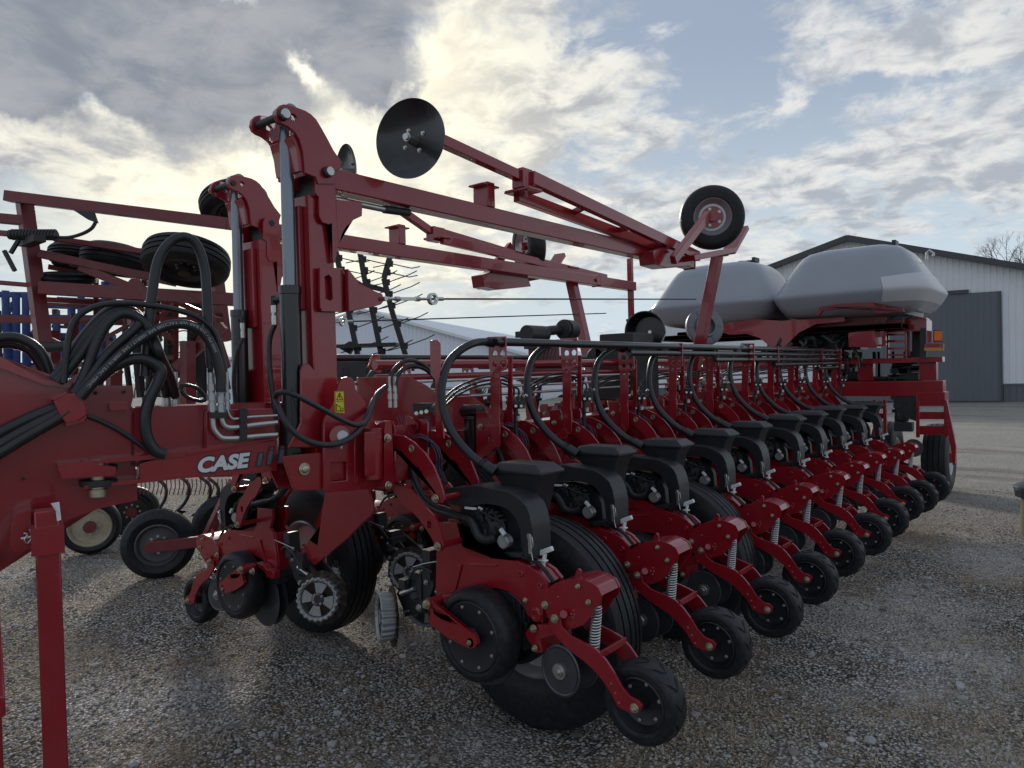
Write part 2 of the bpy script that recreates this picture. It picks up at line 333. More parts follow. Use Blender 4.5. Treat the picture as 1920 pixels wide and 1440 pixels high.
# ================================================================== ground and buildings
def ground_mat():
    m = bpy.data.materials.new('gravel_ground'); m.use_nodes = True
    nt = m.node_tree; N = nt.nodes; L = nt.links; b = N['Principled BSDF']; b.inputs['Roughness'].default_value = .95; b.inputs['Specular IOR Level'].default_value = .12
    tc = N.new('ShaderNodeTexCoord')
    def nz(s, d=8, r=.6, off=(0, 0, 0)):
        mp = N.new('ShaderNodeMapping'); mp.inputs['Location'].default_value = off; L.new(tc.outputs['Object'], mp.inputs[0])
        n = N.new('ShaderNodeTexNoise'); n.inputs['Scale'].default_value = s; n.inputs['Detail'].default_value = d; n.inputs['Roughness'].default_value = r; L.new(mp.outputs[0], n.inputs['Vector']); return n.outputs['Fac']
    def rp(v, a, b_, c=0, d=1):
        n = N.new('ShaderNodeMapRange'); n.inputs[1].default_value = a; n.inputs[2].default_value = b_; n.inputs[3].default_value = c; n.inputs[4].default_value = d; L.new(v, n.inputs[0]); return n.outputs[0]
    def mx(f, a, b_, t='MIX'):
        n = N.new('ShaderNodeMixRGB'); n.blend_type = t
        for i, v in enumerate((f, a, b_)):
            if isinstance(v, tuple): n.inputs[i].default_value = (*v, 1)
            elif isinstance(v, float): n.inputs[i].default_value = v
            else: L.new(v, n.inputs[i])
        return n.outputs[0]
    # stones: voronoi cells of two sizes, each with its own grey
    v1 = N.new('ShaderNodeTexVoronoi'); v1.inputs['Scale'].default_value = 52; v1.inputs['Randomness'].default_value = 1; L.new(tc.outputs['Object'], v1.inputs['Vector'])
    v2 = N.new('ShaderNodeTexVoronoi'); v2.inputs['Scale'].default_value = 27; L.new(tc.outputs['Object'], v2.inputs['Vector'])
    s1 = N.new('ShaderNodeSeparateColor'); L.new(v1.outputs['Color'], s1.inputs[0])
    s2 = N.new('ShaderNodeSeparateColor'); L.new(v2.outputs['Color'], s2.inputs[0])
    stone = mx(s1.outputs[0], (.09, .088, .087), (.56, .555, .55))
    stone = mx(rp(v1.outputs['Distance'], .24, .60, 0., .95), stone, (.016, .014, .012))
    big = mx(s2.outputs[1], (.16, .155, .155), (.56, .55, .54)); bigm = rp(s2.outputs[0], .72, .78)
    dgap = rp(v2.outputs['Distance'], .30, .45, 1, 0)
    bm_ = N.new('ShaderNodeMath'); bm_.operation = 'MULTIPLY'; L.new(bigm, bm_.inputs[0]); L.new(dgap, bm_.inputs[1])
    stone = mx(bm_.outputs[0], stone, big)
    # worn earth and dead grass between the stones
    earth = mx(nz(9, 8), (.085, .068, .050), (.27, .215, .155))
    em = rp(nz(.9, 10, .70), .40, .60)
    e2 = N.new('ShaderNodeMath'); e2.operation = 'MULTIPLY'; L.new(em, e2.inputs[0]); L.new(rp(nz(14, 6, .7, (3, 1, 0)), .36, .58, .15, .9), e2.inputs[1])
    col = mx(e2.outputs[0], stone, earth)
    # pale limestone dust drifts
    col = mx(rp(nz(.55, 9, .62, (11, 4, 0)), .50, .72, 0., .5), col, mx(s1.outputs[1], (.20, .205, .22), (.62, .625, .65)))
    col = mx(rp(nz(.23, 6, .5, (2, 9, 0)), .3, .7, .78, 1.15), (0., 0., 0.), col)
    gn = N.new('ShaderNodeMixRGB'); gn.blend_type = 'MULTIPLY'; gn.inputs[0].default_value = 1; L.new(col, gn.inputs[1]); gn.inputs[2].default_value = (2.05, 1.98, 1.88, 1); gn.use_clamp = True; col = gn.outputs[0] 
    # open yard further off: backlit glare painted in as a paler colour, plus ruts
    sx = N.new('ShaderNodeSeparateXYZ'); L.new(tc.outputs['Object'], sx.inputs[0])
    far = rp(sx.outputs[1], 7.5, 13.0)
    mr = N.new('ShaderNodeMapping'); mr.inputs['Rotation'].default_value = (0, 0, .45); mr.inputs['Scale'].default_value = (.10, 1.3, 1); L.new(tc.outputs['Object'], mr.inputs[0])
    nr = N.new('ShaderNodeTexNoise'); nr.inputs['Scale'].default_value = 1.0; nr.inputs['Detail'].default_value = 7; nr.inputs['Roughness'].default_value = .65; L.new(mr.outputs[0], nr.inputs['Vector']); rut = rp(nr.outputs['Fac'], .50, .64, 0., .8)
    col = mx(mxf(N, L, far, .75), col, mx(rut, mx(nz(5.0, 9, .75), (.26, .245, .22), (.62, .60, .56)), (.20, .185, .16)))
    L.new(col, b.inputs['Base Color'])
    h1 = N.new('ShaderNodeMath'); h1.operation = 'MULTIPLY'; h1.inputs[1].default_value = -1.0; L.new(v1.outputs['Distance'], h1.inputs[0])
    h2 = N.new('ShaderNodeMath'); h2.operation = 'MULTIPLY_ADD'; L.new(bm_.outputs[0], h2.inputs[0]); h2.inputs[1].default_value = .9; L.new(h1.outputs[0], h2.inputs[2])
    bp = N.new('ShaderNodeBump'); bp.inputs['Strength'].default_value = 1.0; bp.inputs['Distance'].default_value = .03; L.new(h2.outputs[0], bp.inputs['Height'])
    bp2 = N.new('ShaderNodeBump'); bp2.inputs['Strength'].default_value = .6; bp2.inputs['Distance'].default_value = .05; L.new(nz(7, 8, .7), bp2.inputs['Height']); L.new(bp2.outputs[0], bp.inputs['Normal'])
    L.new(bp.outputs[0], b.inputs['Normal'])
    return m
def mxf(N, L, v, k):
    n = N.new('ShaderNodeMath'); n.operation = 'MULTIPLY'; L.new(v, n.inputs[0]); n.inputs[1].default_value = k; return n.outputs[0]
GROUND = ground_mat()
def gz(x, y):
    """height of the yard: shallow ruts and lumps"""
    if y > 60 or x * x + y * y > 3600: return 0.0
    k = max(0, 1 - max(0, math.hypot(x, y) - 30) / 30)
    return k * (.035 * noise.noise(Vector((x * .35, y * .35, 0))) + .018 * noise.noise(Vector((x * 1.6, y * 1.6, 5))) + .008 * noise.noise(Vector((x * 6, y * 6, 9))))
xs = sorted(set([-1500, -600, -250, -120, -70, -45] + [-35 + i * .5 for i in range(24 * 2 + 1)] + [-11 + i * .09 for i in range(int(13 / .09))] + [2.2 + i * .8 for i in range(30)] + [30, 45, 70, 120, 300, 900, 1500]))
ys = sorted(set([-60, -20, -8, -4, -2] + [-1.5 + i * .09 for i in range(int(15 / .09))] + [12.2 + i * .4 for i in range(60)] + [38, 44, 55, 70, 100, 200, 600, 1800]))
gm = MB(); nx = len(xs)
gm.v = [Vector((x, y, gz(x, y))) for y in ys for x in xs]
gm.f = [(j * nx + i, j * nx + i + 1, (j + 1) * nx + i + 1, (j + 1) * nx + i) for j in range(len(ys) - 1) for i in range(nx - 1)]; gm.mi = [0] * len(gm.f)
g = gm.build('ground', GROUND, smooth=0); g.data.polygons.foreach_set('use_smooth', [True] * len(g.data.polygons)); tag(g, kind='structure')
# loose stones lying on top, near the camera
def stones():
    m = MB(); rnd = random.Random(3)
    base = bmesh.new(); bmesh.ops.create_icosphere(base, subdivisions=1, radius=1); bv = [v.co.copy() for v in base.verts]; bf = [tuple(v.index for v in f.verts) for f in base.faces]; base.free()
    cnt = 0
    while cnt < 34000:
        d = 1.7 + 9.5 * rnd.random() ** 1.5; px = rnd.uniform(-60, 1980); dr = ray(px, 700); p = Vector((dr.x, dr.y, 0)) * d
        if noise.noise(Vector((p.x * .8, p.y * .8, 3))) < rnd.uniform(-.5, .3): continue
        r = rnd.uniform(.004, .0115) * (rnd.choice((1.5, 2.2, 2.8)) if rnd.random() < .03 else 1)
        q = Matrix.Rotation(rnd.uniform(0, 6.28), 3, 'Z') @ Matrix.Rotation(rnd.uniform(-.5, .5), 3, 'X') @ Matrix.Diagonal((r * rnd.uniform(.8, 1.6), r * rnd.uniform(.7, 1.2), r * rnd.uniform(.45, .8)))
        b = len(m.v); c = Vector((p.x, p.y, gz(p.x, p.y) + r * .25)); j = [rnd.uniform(.8, 1.2) for _ in bv]
        m.v += [c + q @ (v * k) for v, k in zip(bv, j)]; m.f += [tuple(i + b for i in f) for f in bf]; cnt += 1
    m.mi = [0] * len(m.f)
    st = bpy.data.materials.new('loose_stone'); st.use_nodes = True; nt = st.node_tree; N = nt.nodes; L = nt.links; b_ = N['Principled BSDF']; b_.inputs['Roughness'].default_value = .85
    ge = N.new('ShaderNodeNewGeometry'); cr = N.new('ShaderNodeValToRGB'); L.new(ge.outputs['Random Per Island'], cr.inputs[0])
    cr.color_ramp.elements[0].color = (.10, .095, .09, 1); cr.color_ramp.elements[1].color = (.42, .415, .41, 1); e = cr.color_ramp.elements.new(.55); e.color = (.32, .315, .31, 1); e = cr.color_ramp.elements.new(.35); e.color = (.22, .19, .16, 1)
    L.new(cr.outputs[0], b_.inputs['Base Color'])
    me = bpy.data.meshes.new('loose_stones'); me.from_pydata(m.v, [], m.f); me.materials.append(st)
    o = bpy.data.objects.new('loose_stones', me); C.objects.link(o); tag(o, 'loose grey gravel stones strewn over the yard', 'gravel', kind='stuff')
stones()
def dead_grass():
    rnd = random.Random(5); vs = []; fs = []
    n = 0
    while n < 22000:
        d = 1.9 + 11 * rnd.random() ** 1.3; px = rnd.uniform(-60, 1980); dr = ray(px, 700); p = Vector((dr.x, dr.y, 0)) * d
        w_ = noise.noise(Vector((p.x * .9 + 7, p.y * .9, 1))) + .35 * noise.noise(Vector((p.x * 5, p.y * 5, 1)))
        if p.x > -.6 and p.y > 1.5: w_ += .22
        if w_ < rnd.uniform(.12, .5): continue
        L_ = rnd.uniform(.015, .055) * (1.8 if rnd.random() < .05 else 1); a = rnd.uniform(0, 6.28); lean = rnd.uniform(.3, 1.45); wd = rnd.uniform(.0009, .0022)
        o = Vector((p.x, p.y, gz(p.x, p.y) - .001)); dd_ = Vector((math.cos(a) * math.sin(lean), math.sin(a) * math.sin(lean), math.cos(lean))); s_ = Vector((-math.sin(a), math.cos(a), 0)) * wd
        mid = o + dd_ * L_ * .55; tip = mid + (dd_ + Vector((0, 0, -.35))).normalized() * L_ * .45; b = len(vs)
        vs += [o - s_, o + s_, mid + s_ * .8, mid - s_ * .8, tip]; fs += [(b, b + 1, b + 2, b + 3), (b + 3, b + 2, b + 4)]; n += 1
    me = bpy.data.meshes.new('dead_grass'); me.from_pydata(vs, [], fs)
    me.materials.append(mat('dead_grass', (.42, .34, .22), .8, vary=.4, scale=3))
    o = bpy.data.objects.new('dead_grass', me); C.objects.link(o); tag(o, 'short dead tan grass growing through the gravel', 'grass', kind='stuff')
dead_grass()
# ------------------------------------------------------------------ metal-clad buildings
def ribbed(name, base, pitch=.3, axis=0, rough=.45, vary=.04):
    m = mat(name, base, rough, vary=vary, scale=1.2, dust=.06, dustcol=(.25, .24, .22))
    return m
def siding(mb, a, b, z0, ztop, n_out, pitch=.25, rib=.02, top=None):
    """ribbed sheet wall from a to b; top(s) gives the height of its upper edge"""
    a = Vector((a[0], a[1], 0)); b = Vector((b[0], b[1], 0)); Ln = (b - a).length; d = (b - a) / Ln; n = Vector((n_out[0], n_out[1], 0)).normalized()
    s = 0; prof = []
    while s < Ln - 1e-6:
        for (ds, o) in ((0, rib), (.035, rib), (.06, 0), (pitch - .025, 0)):
            if s + ds < Ln: prof.append((s + ds, o))
        s += pitch
    prof.append((Ln, 0))
    base = len(mb.v)
    for s_, o in prof:
        p = a + d * s_ + n * o; zt = top(s_) if top else ztop
        mb.v += [Vector((p.x, p.y, z0)), Vector((p.x, p.y, zt))]
    for i in range(len(prof) - 1): mb.f.append((base + 2 * i, base + 2 * i + 2, base + 2 * i + 3, base + 2 * i + 1)); mb.mi.append(mb.cur)
WSID = mat('pale_steel_siding', (.74, .75, .78), .42, vary=.05, scale=.6, dust=.08, dustcol=(.3, .29, .27))
GSID = mat('charcoal_steel_siding', (.115, .125, .145), .42, vary=.08, scale=.6, dust=.06)
TRIM = mat('charcoal_trim', (.055, .058, .065), .45, vary=.1)
RSHT = mat('galvanised_roof', (.82, .85, .90), .4, metal=.0, vary=.06, scale=.4)
# barn on the right: gable end faces the yard
f0 = Vector((Fw.x, Fw.y, 0)).normalized(); r0 = Vector((f0.y, -f0.x, 0))
def bpos(s, z=0): p = f0 * (35.9 - .511 * s) + r0 * (.467 * 35.9 + .86 * s); return Vector((p.x, p.y, z))
bd = (bpos(1) - bpos(0)).normalized(); bn = Vector((bd.y, -bd.x, 0))         # bn points to the yard
if bn.dot(-bpos(0)) < 0: bn = -bn
HW = 11.0; ZP = 8.0; ZE = 4.72; LEN = 30
barn = empty('barn', bpos(0)); tag(barn, 'pale ribbed steel barn with charcoal gable trim and sliding door, behind the grey tanks', 'barn')
BO = barn.location.copy()
def bb(mb, name, m, bevel=0, **k): mb.off = BO; return mb.build(name, m, barn, bevel, **k)
m = MB(); siding(m, bpos(-HW), bpos(HW), .8, 0, bn, .24, .022, top=lambda s: ZE + (ZP - ZE) * (1 - abs(s - HW) / HW))
bl = bpos(-HW) - bn * LEN; br_ = bpos(HW) - bn * LEN
siding(m, bl, bpos(-HW), .8, ZE, -bd, .24, .022); siding(m, bpos(HW), br_, .8, ZE, bd, .24, .022); siding(m, br_, bl, .8, ZE, -bn, .24, .022)
bb(m, 'wall', WSID, smooth=0)
m = MB(); siding(m, bpos(-HW), bpos(HW), 0, .8, bn, .24, .024); siding(m, bl, bpos(-HW), 0, .8, -bd, .24, .024); siding(m, bpos(HW), br_, 0, .8, bd, .24, .024)
m.beam(bpos(-HW, .8) + bn * .03, bpos(HW, .8) + bn * .03, .05, .06)
bb(m, 'wainscot', GSID, smooth=0)
m = MB()
for sg in (-1, 1):
    e = bpos(sg * (HW + .5)) + bn * .5; k = bpos(0) + bn * .5; ze = ZE - (ZP - ZE) / HW * .5 + .12
    q = [Vector((k.x, k.y, ZP + .12)), Vector((e.x, e.y, ze)), Vector((e.x, e.y, ze)) - bn * (LEN + 1), Vector((k.x, k.y, ZP + .12)) - bn * (LEN + 1)]
    m.plate(q, Vector((0, 0, .06)))
bb(m, 'roof', TRIM, smooth=0)
m = MB()
for sg in (-1, 1):
    e = bpos(sg * (HW + .5)) + bn * .52; k = bpos(0) + bn * .52; ze = ZE - (ZP - ZE) / HW * .5
    m.beam(Vector((k.x, k.y, ZP + .06)), Vector((e.x, e.y, ze + .06)), .05, .26)
    for z_, w_ in ((-.02, .5), ): m.plate([Vector((k.x, k.y, ZP - .02)) , Vector((e.x, e.y, ze - .02)), Vector((e.x, e.y, ze - .02)) - bn * .5, Vector((k.x, k.y, ZP - .02)) - bn * .5], Vector((0, 0, -.02)))
m.box(bpos(HW, 2.4) + bn * .03, (.12, .12, 4.7)); m.box(bpos(-HW, 2.4) + bn * .03, (.12, .12, 4.7))
bb(m, 'gable_trim', TRIM, smooth=0)
m = MB(); a_ = bpos(-.2) + bn * .10; b_ = bpos(6.2) + bn * .10; siding(m, a_, b_, .05, 5.0, bn, .24, .02); siding(m, b_ - bn * .04, a_ - bn * .04, .05, 5.0, -bn, .24, .02)
door = bb(m, 'sliding_door', GSID, smooth=0)
m = MB(); m.beam(bpos(-.3, 5.08) + bn * .12, bpos(5.0, 5.08) + bn * .12, .16, .16); m.beam(bpos(6.2, 0.05) + bn * .12, bpos(6.2, 5.0) + bn * .12, .06, .06, up=bn); bb(m, 'door_track', TRIM, smooth=0)
for (s0_, s1_) in ((-3.1, -2.05), (-1.95, -.95)):
    m = MB(); a_ = bpos(s0_) + bn * .04; b_ = bpos(s1_) + bn * .04
    for z_ in (5.1, 6.25): m.beam(Vector((a_.x, a_.y, z_)), Vector((b_.x, b_.y, z_)), .06, .09)
    for q in (a_, b_): m.beam(Vector((q.x, q.y, 5.1)), Vector((q.x, q.y, 6.25)), .06, .09, up=bn)
    m.plate([Vector((a_.x, a_.y, 5.12)), Vector((b_.x, b_.y, 5.12)), Vector((b_.x, b_.y, 6.2)), Vector((a_.x, a_.y, 6.2))], -bn * .01)
    bb(m, 'window', mat('window_frame', (.05, .05, .055), .3), smooth=0)
# long white building behind the machine: gable wall towards us, roof running off to the right
def wp(px, D): d = ray(px, 700); d = Vector((d.x, d.y, 0)); return d.normalized() * (D / d.normalized().dot(f0))
pk = wp(682, 52); rd = (f0 * 1360 + r0 * 340).normalized(); gd = Vector((rd.y, -rd.x, 0)); gno = -rd
if gd.dot(r0) < 0: gd = -gd
HW2 = 13.0
def hz_of(py, px, D): q = ray(px, py); return CAM_H + q.z * D / Vector((q.x, q.y, 0)).dot(f0)
ZP2 = hz_of(581, 682, 52); ZE2 = ZP2 - HW2 * .30
wb = empty('machine_shed', pk); tag(wb, 'long white ribbed metal shed seen behind the planter, under its marker cables', 'shed')
def wbb(mb, name, m, **k): mb.off = pk; return mb.build(name, m, wb, 0, **k)
A2 = pk - gd * HW2; B2 = pk + gd * HW2; BK = rd * 60
m = MB(); siding(m, A2, B2, 0, 0, gno, .3, .025, top=lambda s: ZE2 + (ZP2 - ZE2) * (1 - abs(s - HW2) / HW2))
siding(m, B2, B2 + BK, 0, ZE2, gd, .3, .025); siding(m, A2 + BK, A2, 0, ZE2, -gd, .3, .025); siding(m, B2 + BK, A2 + BK, 0, ZE2, rd, .3, .025)
wbb(m, 'wall', mat('white_steel_siding', (.74, .77, .84), .42, vary=.04, scale=.5), smooth=0)
m = MB()
for sg in (-1, 1):
    e = pk + gd * (sg * (HW2 + .3)) + gno * .3; k = pk + gno * .3; ze = ZE2 - .09
    prof = []
    nrib = 200
    q = [Vector((k.x, k.y, ZP2 + .05)), Vector((e.x, e.y, ze + .05)), Vector((e.x, e.y, ze + .05)) + rd * 60.6, Vector((k.x, k.y, ZP2 + .05)) + rd * 60.6]
    m.plate(q, Vector((0, 0, .04)))
    for i in range(100):
        o = rd * (i * .6 + .2); m.beam(q[0] + o + Vector((0, 0, .05)), q[1] + o + Vector((0, 0, .05)), .05, .04)
wbb(m, 'roof', RSHT, smooth=0)
m = MB()
for sg in (-1, 1):
    e = pk + gd * (sg * (HW2 + .3)) + gno * .34; k = pk + gno * .34; m.beam(Vector((k.x, k.y, ZP2 + .03)), Vector((e.x, e.y, ZE2 - .06)), .06, .2)
wbb(m, 'gable_trim', mat('white_trim', (.75, .76, .78), .4), smooth=0)
# bare winter trees
BARK = mat('winter_bark', (.085, .075, .07), .9, vary=.3, scale=6)
def bare_tree(x, y, h, seed, spread=.55, name='bare_tree', levels=6):
    rnd = random.Random(seed); root = empty(name, (x, y, 0)); tr = MB((x, y, 0)); cr = MB((x, y, 0))
    def grow(p, d, L_, r, lv):
        n = 3; q = p; dd_ = d.copy(); pts = [(p, r)]
        for i in range(n):
            dd_ = (dd_ + Vector((rnd.uniform(-.16, .16), rnd.uniform(-.16, .16), rnd.uniform(-.02, .12)))).normalized(); q = q + dd_ * (L_ / n); pts.append((q, r * (1 - .35 * (i + 1) / n)))
        mb = tr if lv < 2 else cr
        mb.tube([a for a, _ in pts], r, 6 if lv < 2 else (4 if lv < 4 else 3), smooth=False, closed_caps=False, rfun=lambda i, m_: pts[min(i, len(pts) - 1)][1])
        if lv >= levels: return
        for k in range(rnd.choice((2, 3, 3))):
            a = rnd.uniform(0, 6.28); sp = rnd.uniform(.25, spread + .12 * lv * .5); perp = dd_.orthogonal().normalized(); perp = Matrix.Rotation(a, 3, dd_) @ perp
            grow(pts[rnd.choice((2, 3, 3))][0], (dd_ * math.cos(sp) + perp * math.sin(sp) + Vector((0, 0, .08))).normalized(), L_ * rnd.uniform(.6, .8), max(.012, r * rnd.uniform(.5, .65)), lv + 1)
    grow(Vector((x, y, -.1)), Vector((0, 0, 1)), h * .27, h * .02, 0)
    tr.build('trunk', BARK, root, smooth=0); cr.build('crown', BARK, root, smooth=0); return root
# ================================================================== the folded seed planter
X_MID = -3.60                        # its centre line; the wings lie folded either side, along +Y
Y1 = 2.744; PITCHY = 0.762           # first row and row spacing
planter = empty('seed_planter', (X_MID, 6.0, 0))
tag(planter, 'long red folding seed planter in front, with a row of black-hooded planting units', 'planter')
PO = Vector((X_MID, 6.0, 0))
def pb(mb, name, m, bevel=0.0, smooth=35, parent=None, label=None, seg=2):
    mb.off = PO; o = mb.build(name, m, planter if parent is None else parent, bevel, smooth, seg=seg)
    if label: o['label'] = label
    return o
# ------------------------------------------------------------------ one row unit, traced in its own upright plane
U0 = Vector((-2.45, Y1, 0))
def A(cx, cy, dy=0.0): return PY(680 + cx / 3, 780 + cy / 3, Y1 + dy)
def B(cx, cy, dy=0.0): return PY(680 + cx / 3, 960 + cy / 3, Y1 + dy)
def AL(l, dy): return [A(x, y, dy) for x, y in l]
def BL(l, dy): return [B(x, y, dy) for x, y in l]
YV = Vector((0, 1, 0))
unit = empty('row_unit', U0 - PO, planter)
def ub(mb, name, m, bevel=0.0, smooth=35, parent=None, label=None, seg=2):
    mb.off = U0; o = mb.build(name, m, unit if parent is None else parent, bevel, smooth, seg=seg)
    if label: o['label'] = label
    return o
def shift_y(pts, d): return [Vector(p) + YV * d for p in pts]
# parallel links
up_o = [(165, 105), (230, 112), (290, 150), (350, 210), (398, 285), (432, 370), (455, 440), (462, 470), (450, 488), (420, 490), (395, 465), (378, 410), (350, 345), (310, 280), (262, 225), (215, 190), (165, 178)]
lo_o = [(170, 372), (200, 372), (235, 402), (272, 415), (305, 455), (352, 512), (402, 565), (430, 622), (450, 690), (455, 735), (440, 760), (412, 752), (400, 715), (390, 690), (358, 640), (320, 585), (280, 540), (232, 505), (190, 450), (170, 420)]
m = MB(); P = AL(up_o, -.21)
m.plate(P, YV * .012); m.plate(shift_y(P, .27), YV * .012)
m.cyl(A(425, 465, -.21), A(425, 465, -.21) + YV * .28, .016, 12)
c = A(275, 183, -.213); m.cur = 1
for q in (c, c + YV * .27): m.lathe(q, (0, -1, 0), [(0, .020), (.004, .020), (.004, .012), (-.002, .012)], 16)
m.bolt(A(412, 463, -.213), (0, -1, 0), .016, .018)
ub(m, 'upper_link', [RED, BOLTM], .0015)
m = MB(); P = AL(lo_o, -.21)
slot = AL([(362, 590), (385, 590), (387, 632), (364, 632)], -.21)
m.plate(P, YV * .012, [slot]); m.plate(shift_y(P, .27), YV * .012)
m.cyl(A(435, 730, -.21), A(435, 730, -.21) + YV * .28, .016, 12)
m.cur = 1; m.bolt(A(425, 733, -.213), (0, -1, 0), .016, .018)
ub(m, 'lower_link', [RED, BOLTM], .0015)
# mounting head that clamps the links to the toolbar
m = MB()
hp = AL([(108, 35), (165, 30), (178, 60), (178, 380), (150, 400), (120, 395), (108, 360)], -.20)
m.plate(hp, YV * .014); m.plate(shift_y(hp, .24), YV * .014)
q0 = A(112, 60, -.19); q1 = A(112, 380, -.19)
m.box(((q0.x) + .005, Y1 - .07, (q0.z + q1.z) / 2), (.02, .23, q0.z - q1.z))
m.cur = 1
for (x, y, r) in ((135, 128, .014), (142, 390, .014)): m.bolt(A(x, y, -.203), (0, -1, 0), r, .018)
ub(m, 'mounting_head', [RED, BOLTM], .002)
# main frame casting
body = [(398, 60), (455, 60), (530, 62), (548, 110), (560, 195), (598, 258), (740, 264), (870, 278), (940, 308), (1000, 350), (1040, 400), (1042, 440), (1010, 500), (1015, 560), (1010, 625),
        (930, 585), (885, 500), (830, 450), (750, 428), (650, 428), (560, 440), (500, 470), (478, 500), (425, 492), (410, 440), (414, 230), (440, 200), (402, 120)]
m = MB()
P = BL(body, -.065)
m.plate(P, YV * .022); m.plate(shift_y(P, .108), YV * .022)
rim = BL([(598, 258), (740, 264), (870, 278), (940, 308), (1000, 350), (1040, 400), (1036, 412), (995, 362), (935, 320), (865, 290), (738, 276), (600, 270)], -.055)
m.plate(rim, YV * .11)
m.plate(BL([(414, 230), (432, 230), (432, 440), (478, 500), (425, 492), (410, 440)], -.055), YV * .11)
m.plate(BL([(530, 300), (555, 296), (520, 440), (500, 455)], -.075), YV * .02)           # web rib
m.plate(BL([(600, 290), (755, 296), (750, 308), (600, 302)], -.072), YV * .01)
for (x, y, r) in ((893, 345, .014), (1000, 415, .013), (975, 578, .030)): c = B(x, y, -.065); m.lathe(c, (0, -1, 0), [(-.002, r * 1.25), (.010, r), (.010, r * .55), (.002, r * .55)], 20)
m.cur = 1; m.bolt(B(915, 497, -.068), (0, -1, 0), .010, .012)
ub(m, 'frame', [RED, BOLTM], .003, seg=3)
m = MB()
m.plate(BL([(405, 540), (350, 545), (345, 500), (372, 484), (400, 500), (432, 470), (500, 470), (478, 505), (425, 512), (405, 560)], -.12), YV * .05)
m.cur = 1; m.bolt(B(365, 517, -.20), (0, -1, 0), .017, .02)
ub(m, 'gauge_pivot', [RED, BOLTM], .003)
# head: round plate that carries the closing arms
c0 = B(1160, 518, -.08)
head = [(1012, 470), (1035, 435), (1080, 402), (1130, 383), (1195, 376), (1240, 378), (1290, 400), (1325, 425), (1345, 470), (1335, 520), (1305, 545), (1285, 590), (1240, 635), (1195, 655), (1150, 660), (1100, 650), (1060, 625), (1040, 590), (1020, 540)]
m = MB()
P = BL(head, -.08)
m.plate(P, YV * .010); m.plate(shift_y(P, .15), YV * .010)
m.plate(BL([(1190, 372), (1200, 335), (1212, 318), (1226, 330), (1226, 350), (1222, 378)], -.03), YV * .012)
# rim flange round the top of the head
fl = [(1080, 402), (1130, 383), (1195, 376), (1240, 378), (1290, 400), (1325, 425), (1345, 470)]
inner = [(1335, 474), (1316, 434), (1284, 410), (1238, 389), (1195, 387), (1132, 394), (1085, 412)]
m.plate(BL(fl + inner, -.075), YV * .15)
for (x, y) in ((1098, 477), (1187, 553), (1172, 572), (1190, 575), (1183, 593)): m.cyl(B(x, y, -.082), B(x, y, -.0805), .005, 8)
m.cyl(B(1130, 575, -.082), B(1130, 575, -.11), .018, 14)
m.plate(BL([(915, 682), (945, 637), (1030, 632), (1062, 640), (1075, 690), (1000, 712), (1012, 790), (975, 795), (955, 752), (925, 715)], -.075), YV * .15)
m.cur = 1
for (x, y, r) in ((1027, 523, .014), (1082, 600, .015), (1213, 418, .009), (1272, 507, .010), (962, 655, .014), (970, 765, .012)): m.bolt(B(x, y, -.083 if x != 1082 else -.108), (0, -1, 0), r, .016)
ub(m, 'closing_head', [RED, BOLTM], .002)
# closing arms
arm = [(1045, 640), (1050, 600), (1080, 572), (1110, 592), (1118, 645), (1170, 698), (1250, 738), (1318, 778), (1370, 838), (1420, 915), (1458, 985), (1500, 1038), (1550, 1063), (1572, 1090), (1560, 1128), (1520, 1138), (1468, 1115), (1430, 1090), (1388, 1005), (1338, 935), (1288, 878), (1228, 828), (1148, 768), (1098, 712), (1062, 670)]
m = MB(); P = BL(arm, -.105)
m.plate(P, YV * .012); m.plate(shift_y(P, .20), YV * .012)
cb0 = B(1345, 800, -.10); m.beam(cb0, cb0 + YV * .20 + Vector((.0, 0, .0)), .012, .03)
m.cyl(B(1080, 600, -.105), B(1080, 600, -.105) + YV * .21, .014, 12)
for (x, y) in ((1398, 965), (1422, 1018), (1443, 1072)): m.cyl(B(x, y, -.1065), B(x, y, -.1045), .0065, 10)
m.cur = 1; m.bolt(B(1530, 1103, -.106), (0, -1, 0), .015, .018)
ub(m, 'closing_arm', [RED, BOLTM], .002)
# down-pressure spring
s0 = B(1318, 490, -.035); s1 = B(1300, 765, -.035)
m = MB(); n = 15; pts = []
for i in range(n * 14 + 1):
    t = i / (n * 14); a = t * n * 2 * math.pi; ax = (s1 - s0).normalized(); e1 = ax.cross(YV).normalized(); e2 = ax.cross(e1)
    pts.append(s0 + (s1 - s0) * (.12 + .88 * t) + (e1 * math.cos(a) + e2 * math.sin(a)) * .0225)
m.tube(pts, .0046, 6, smooth=False)
m.cur = 1; m.cyl(s0 - (s1 - s0) * .02, s0 + (s1 - s0) * .16, .023, 14); m.cyl(s0 - (s1 - s0) * .06, s0, .016, 12); m.cyl(s0, s1, .009, 10)
ub(m, 'spring', [STEEL, BLK])
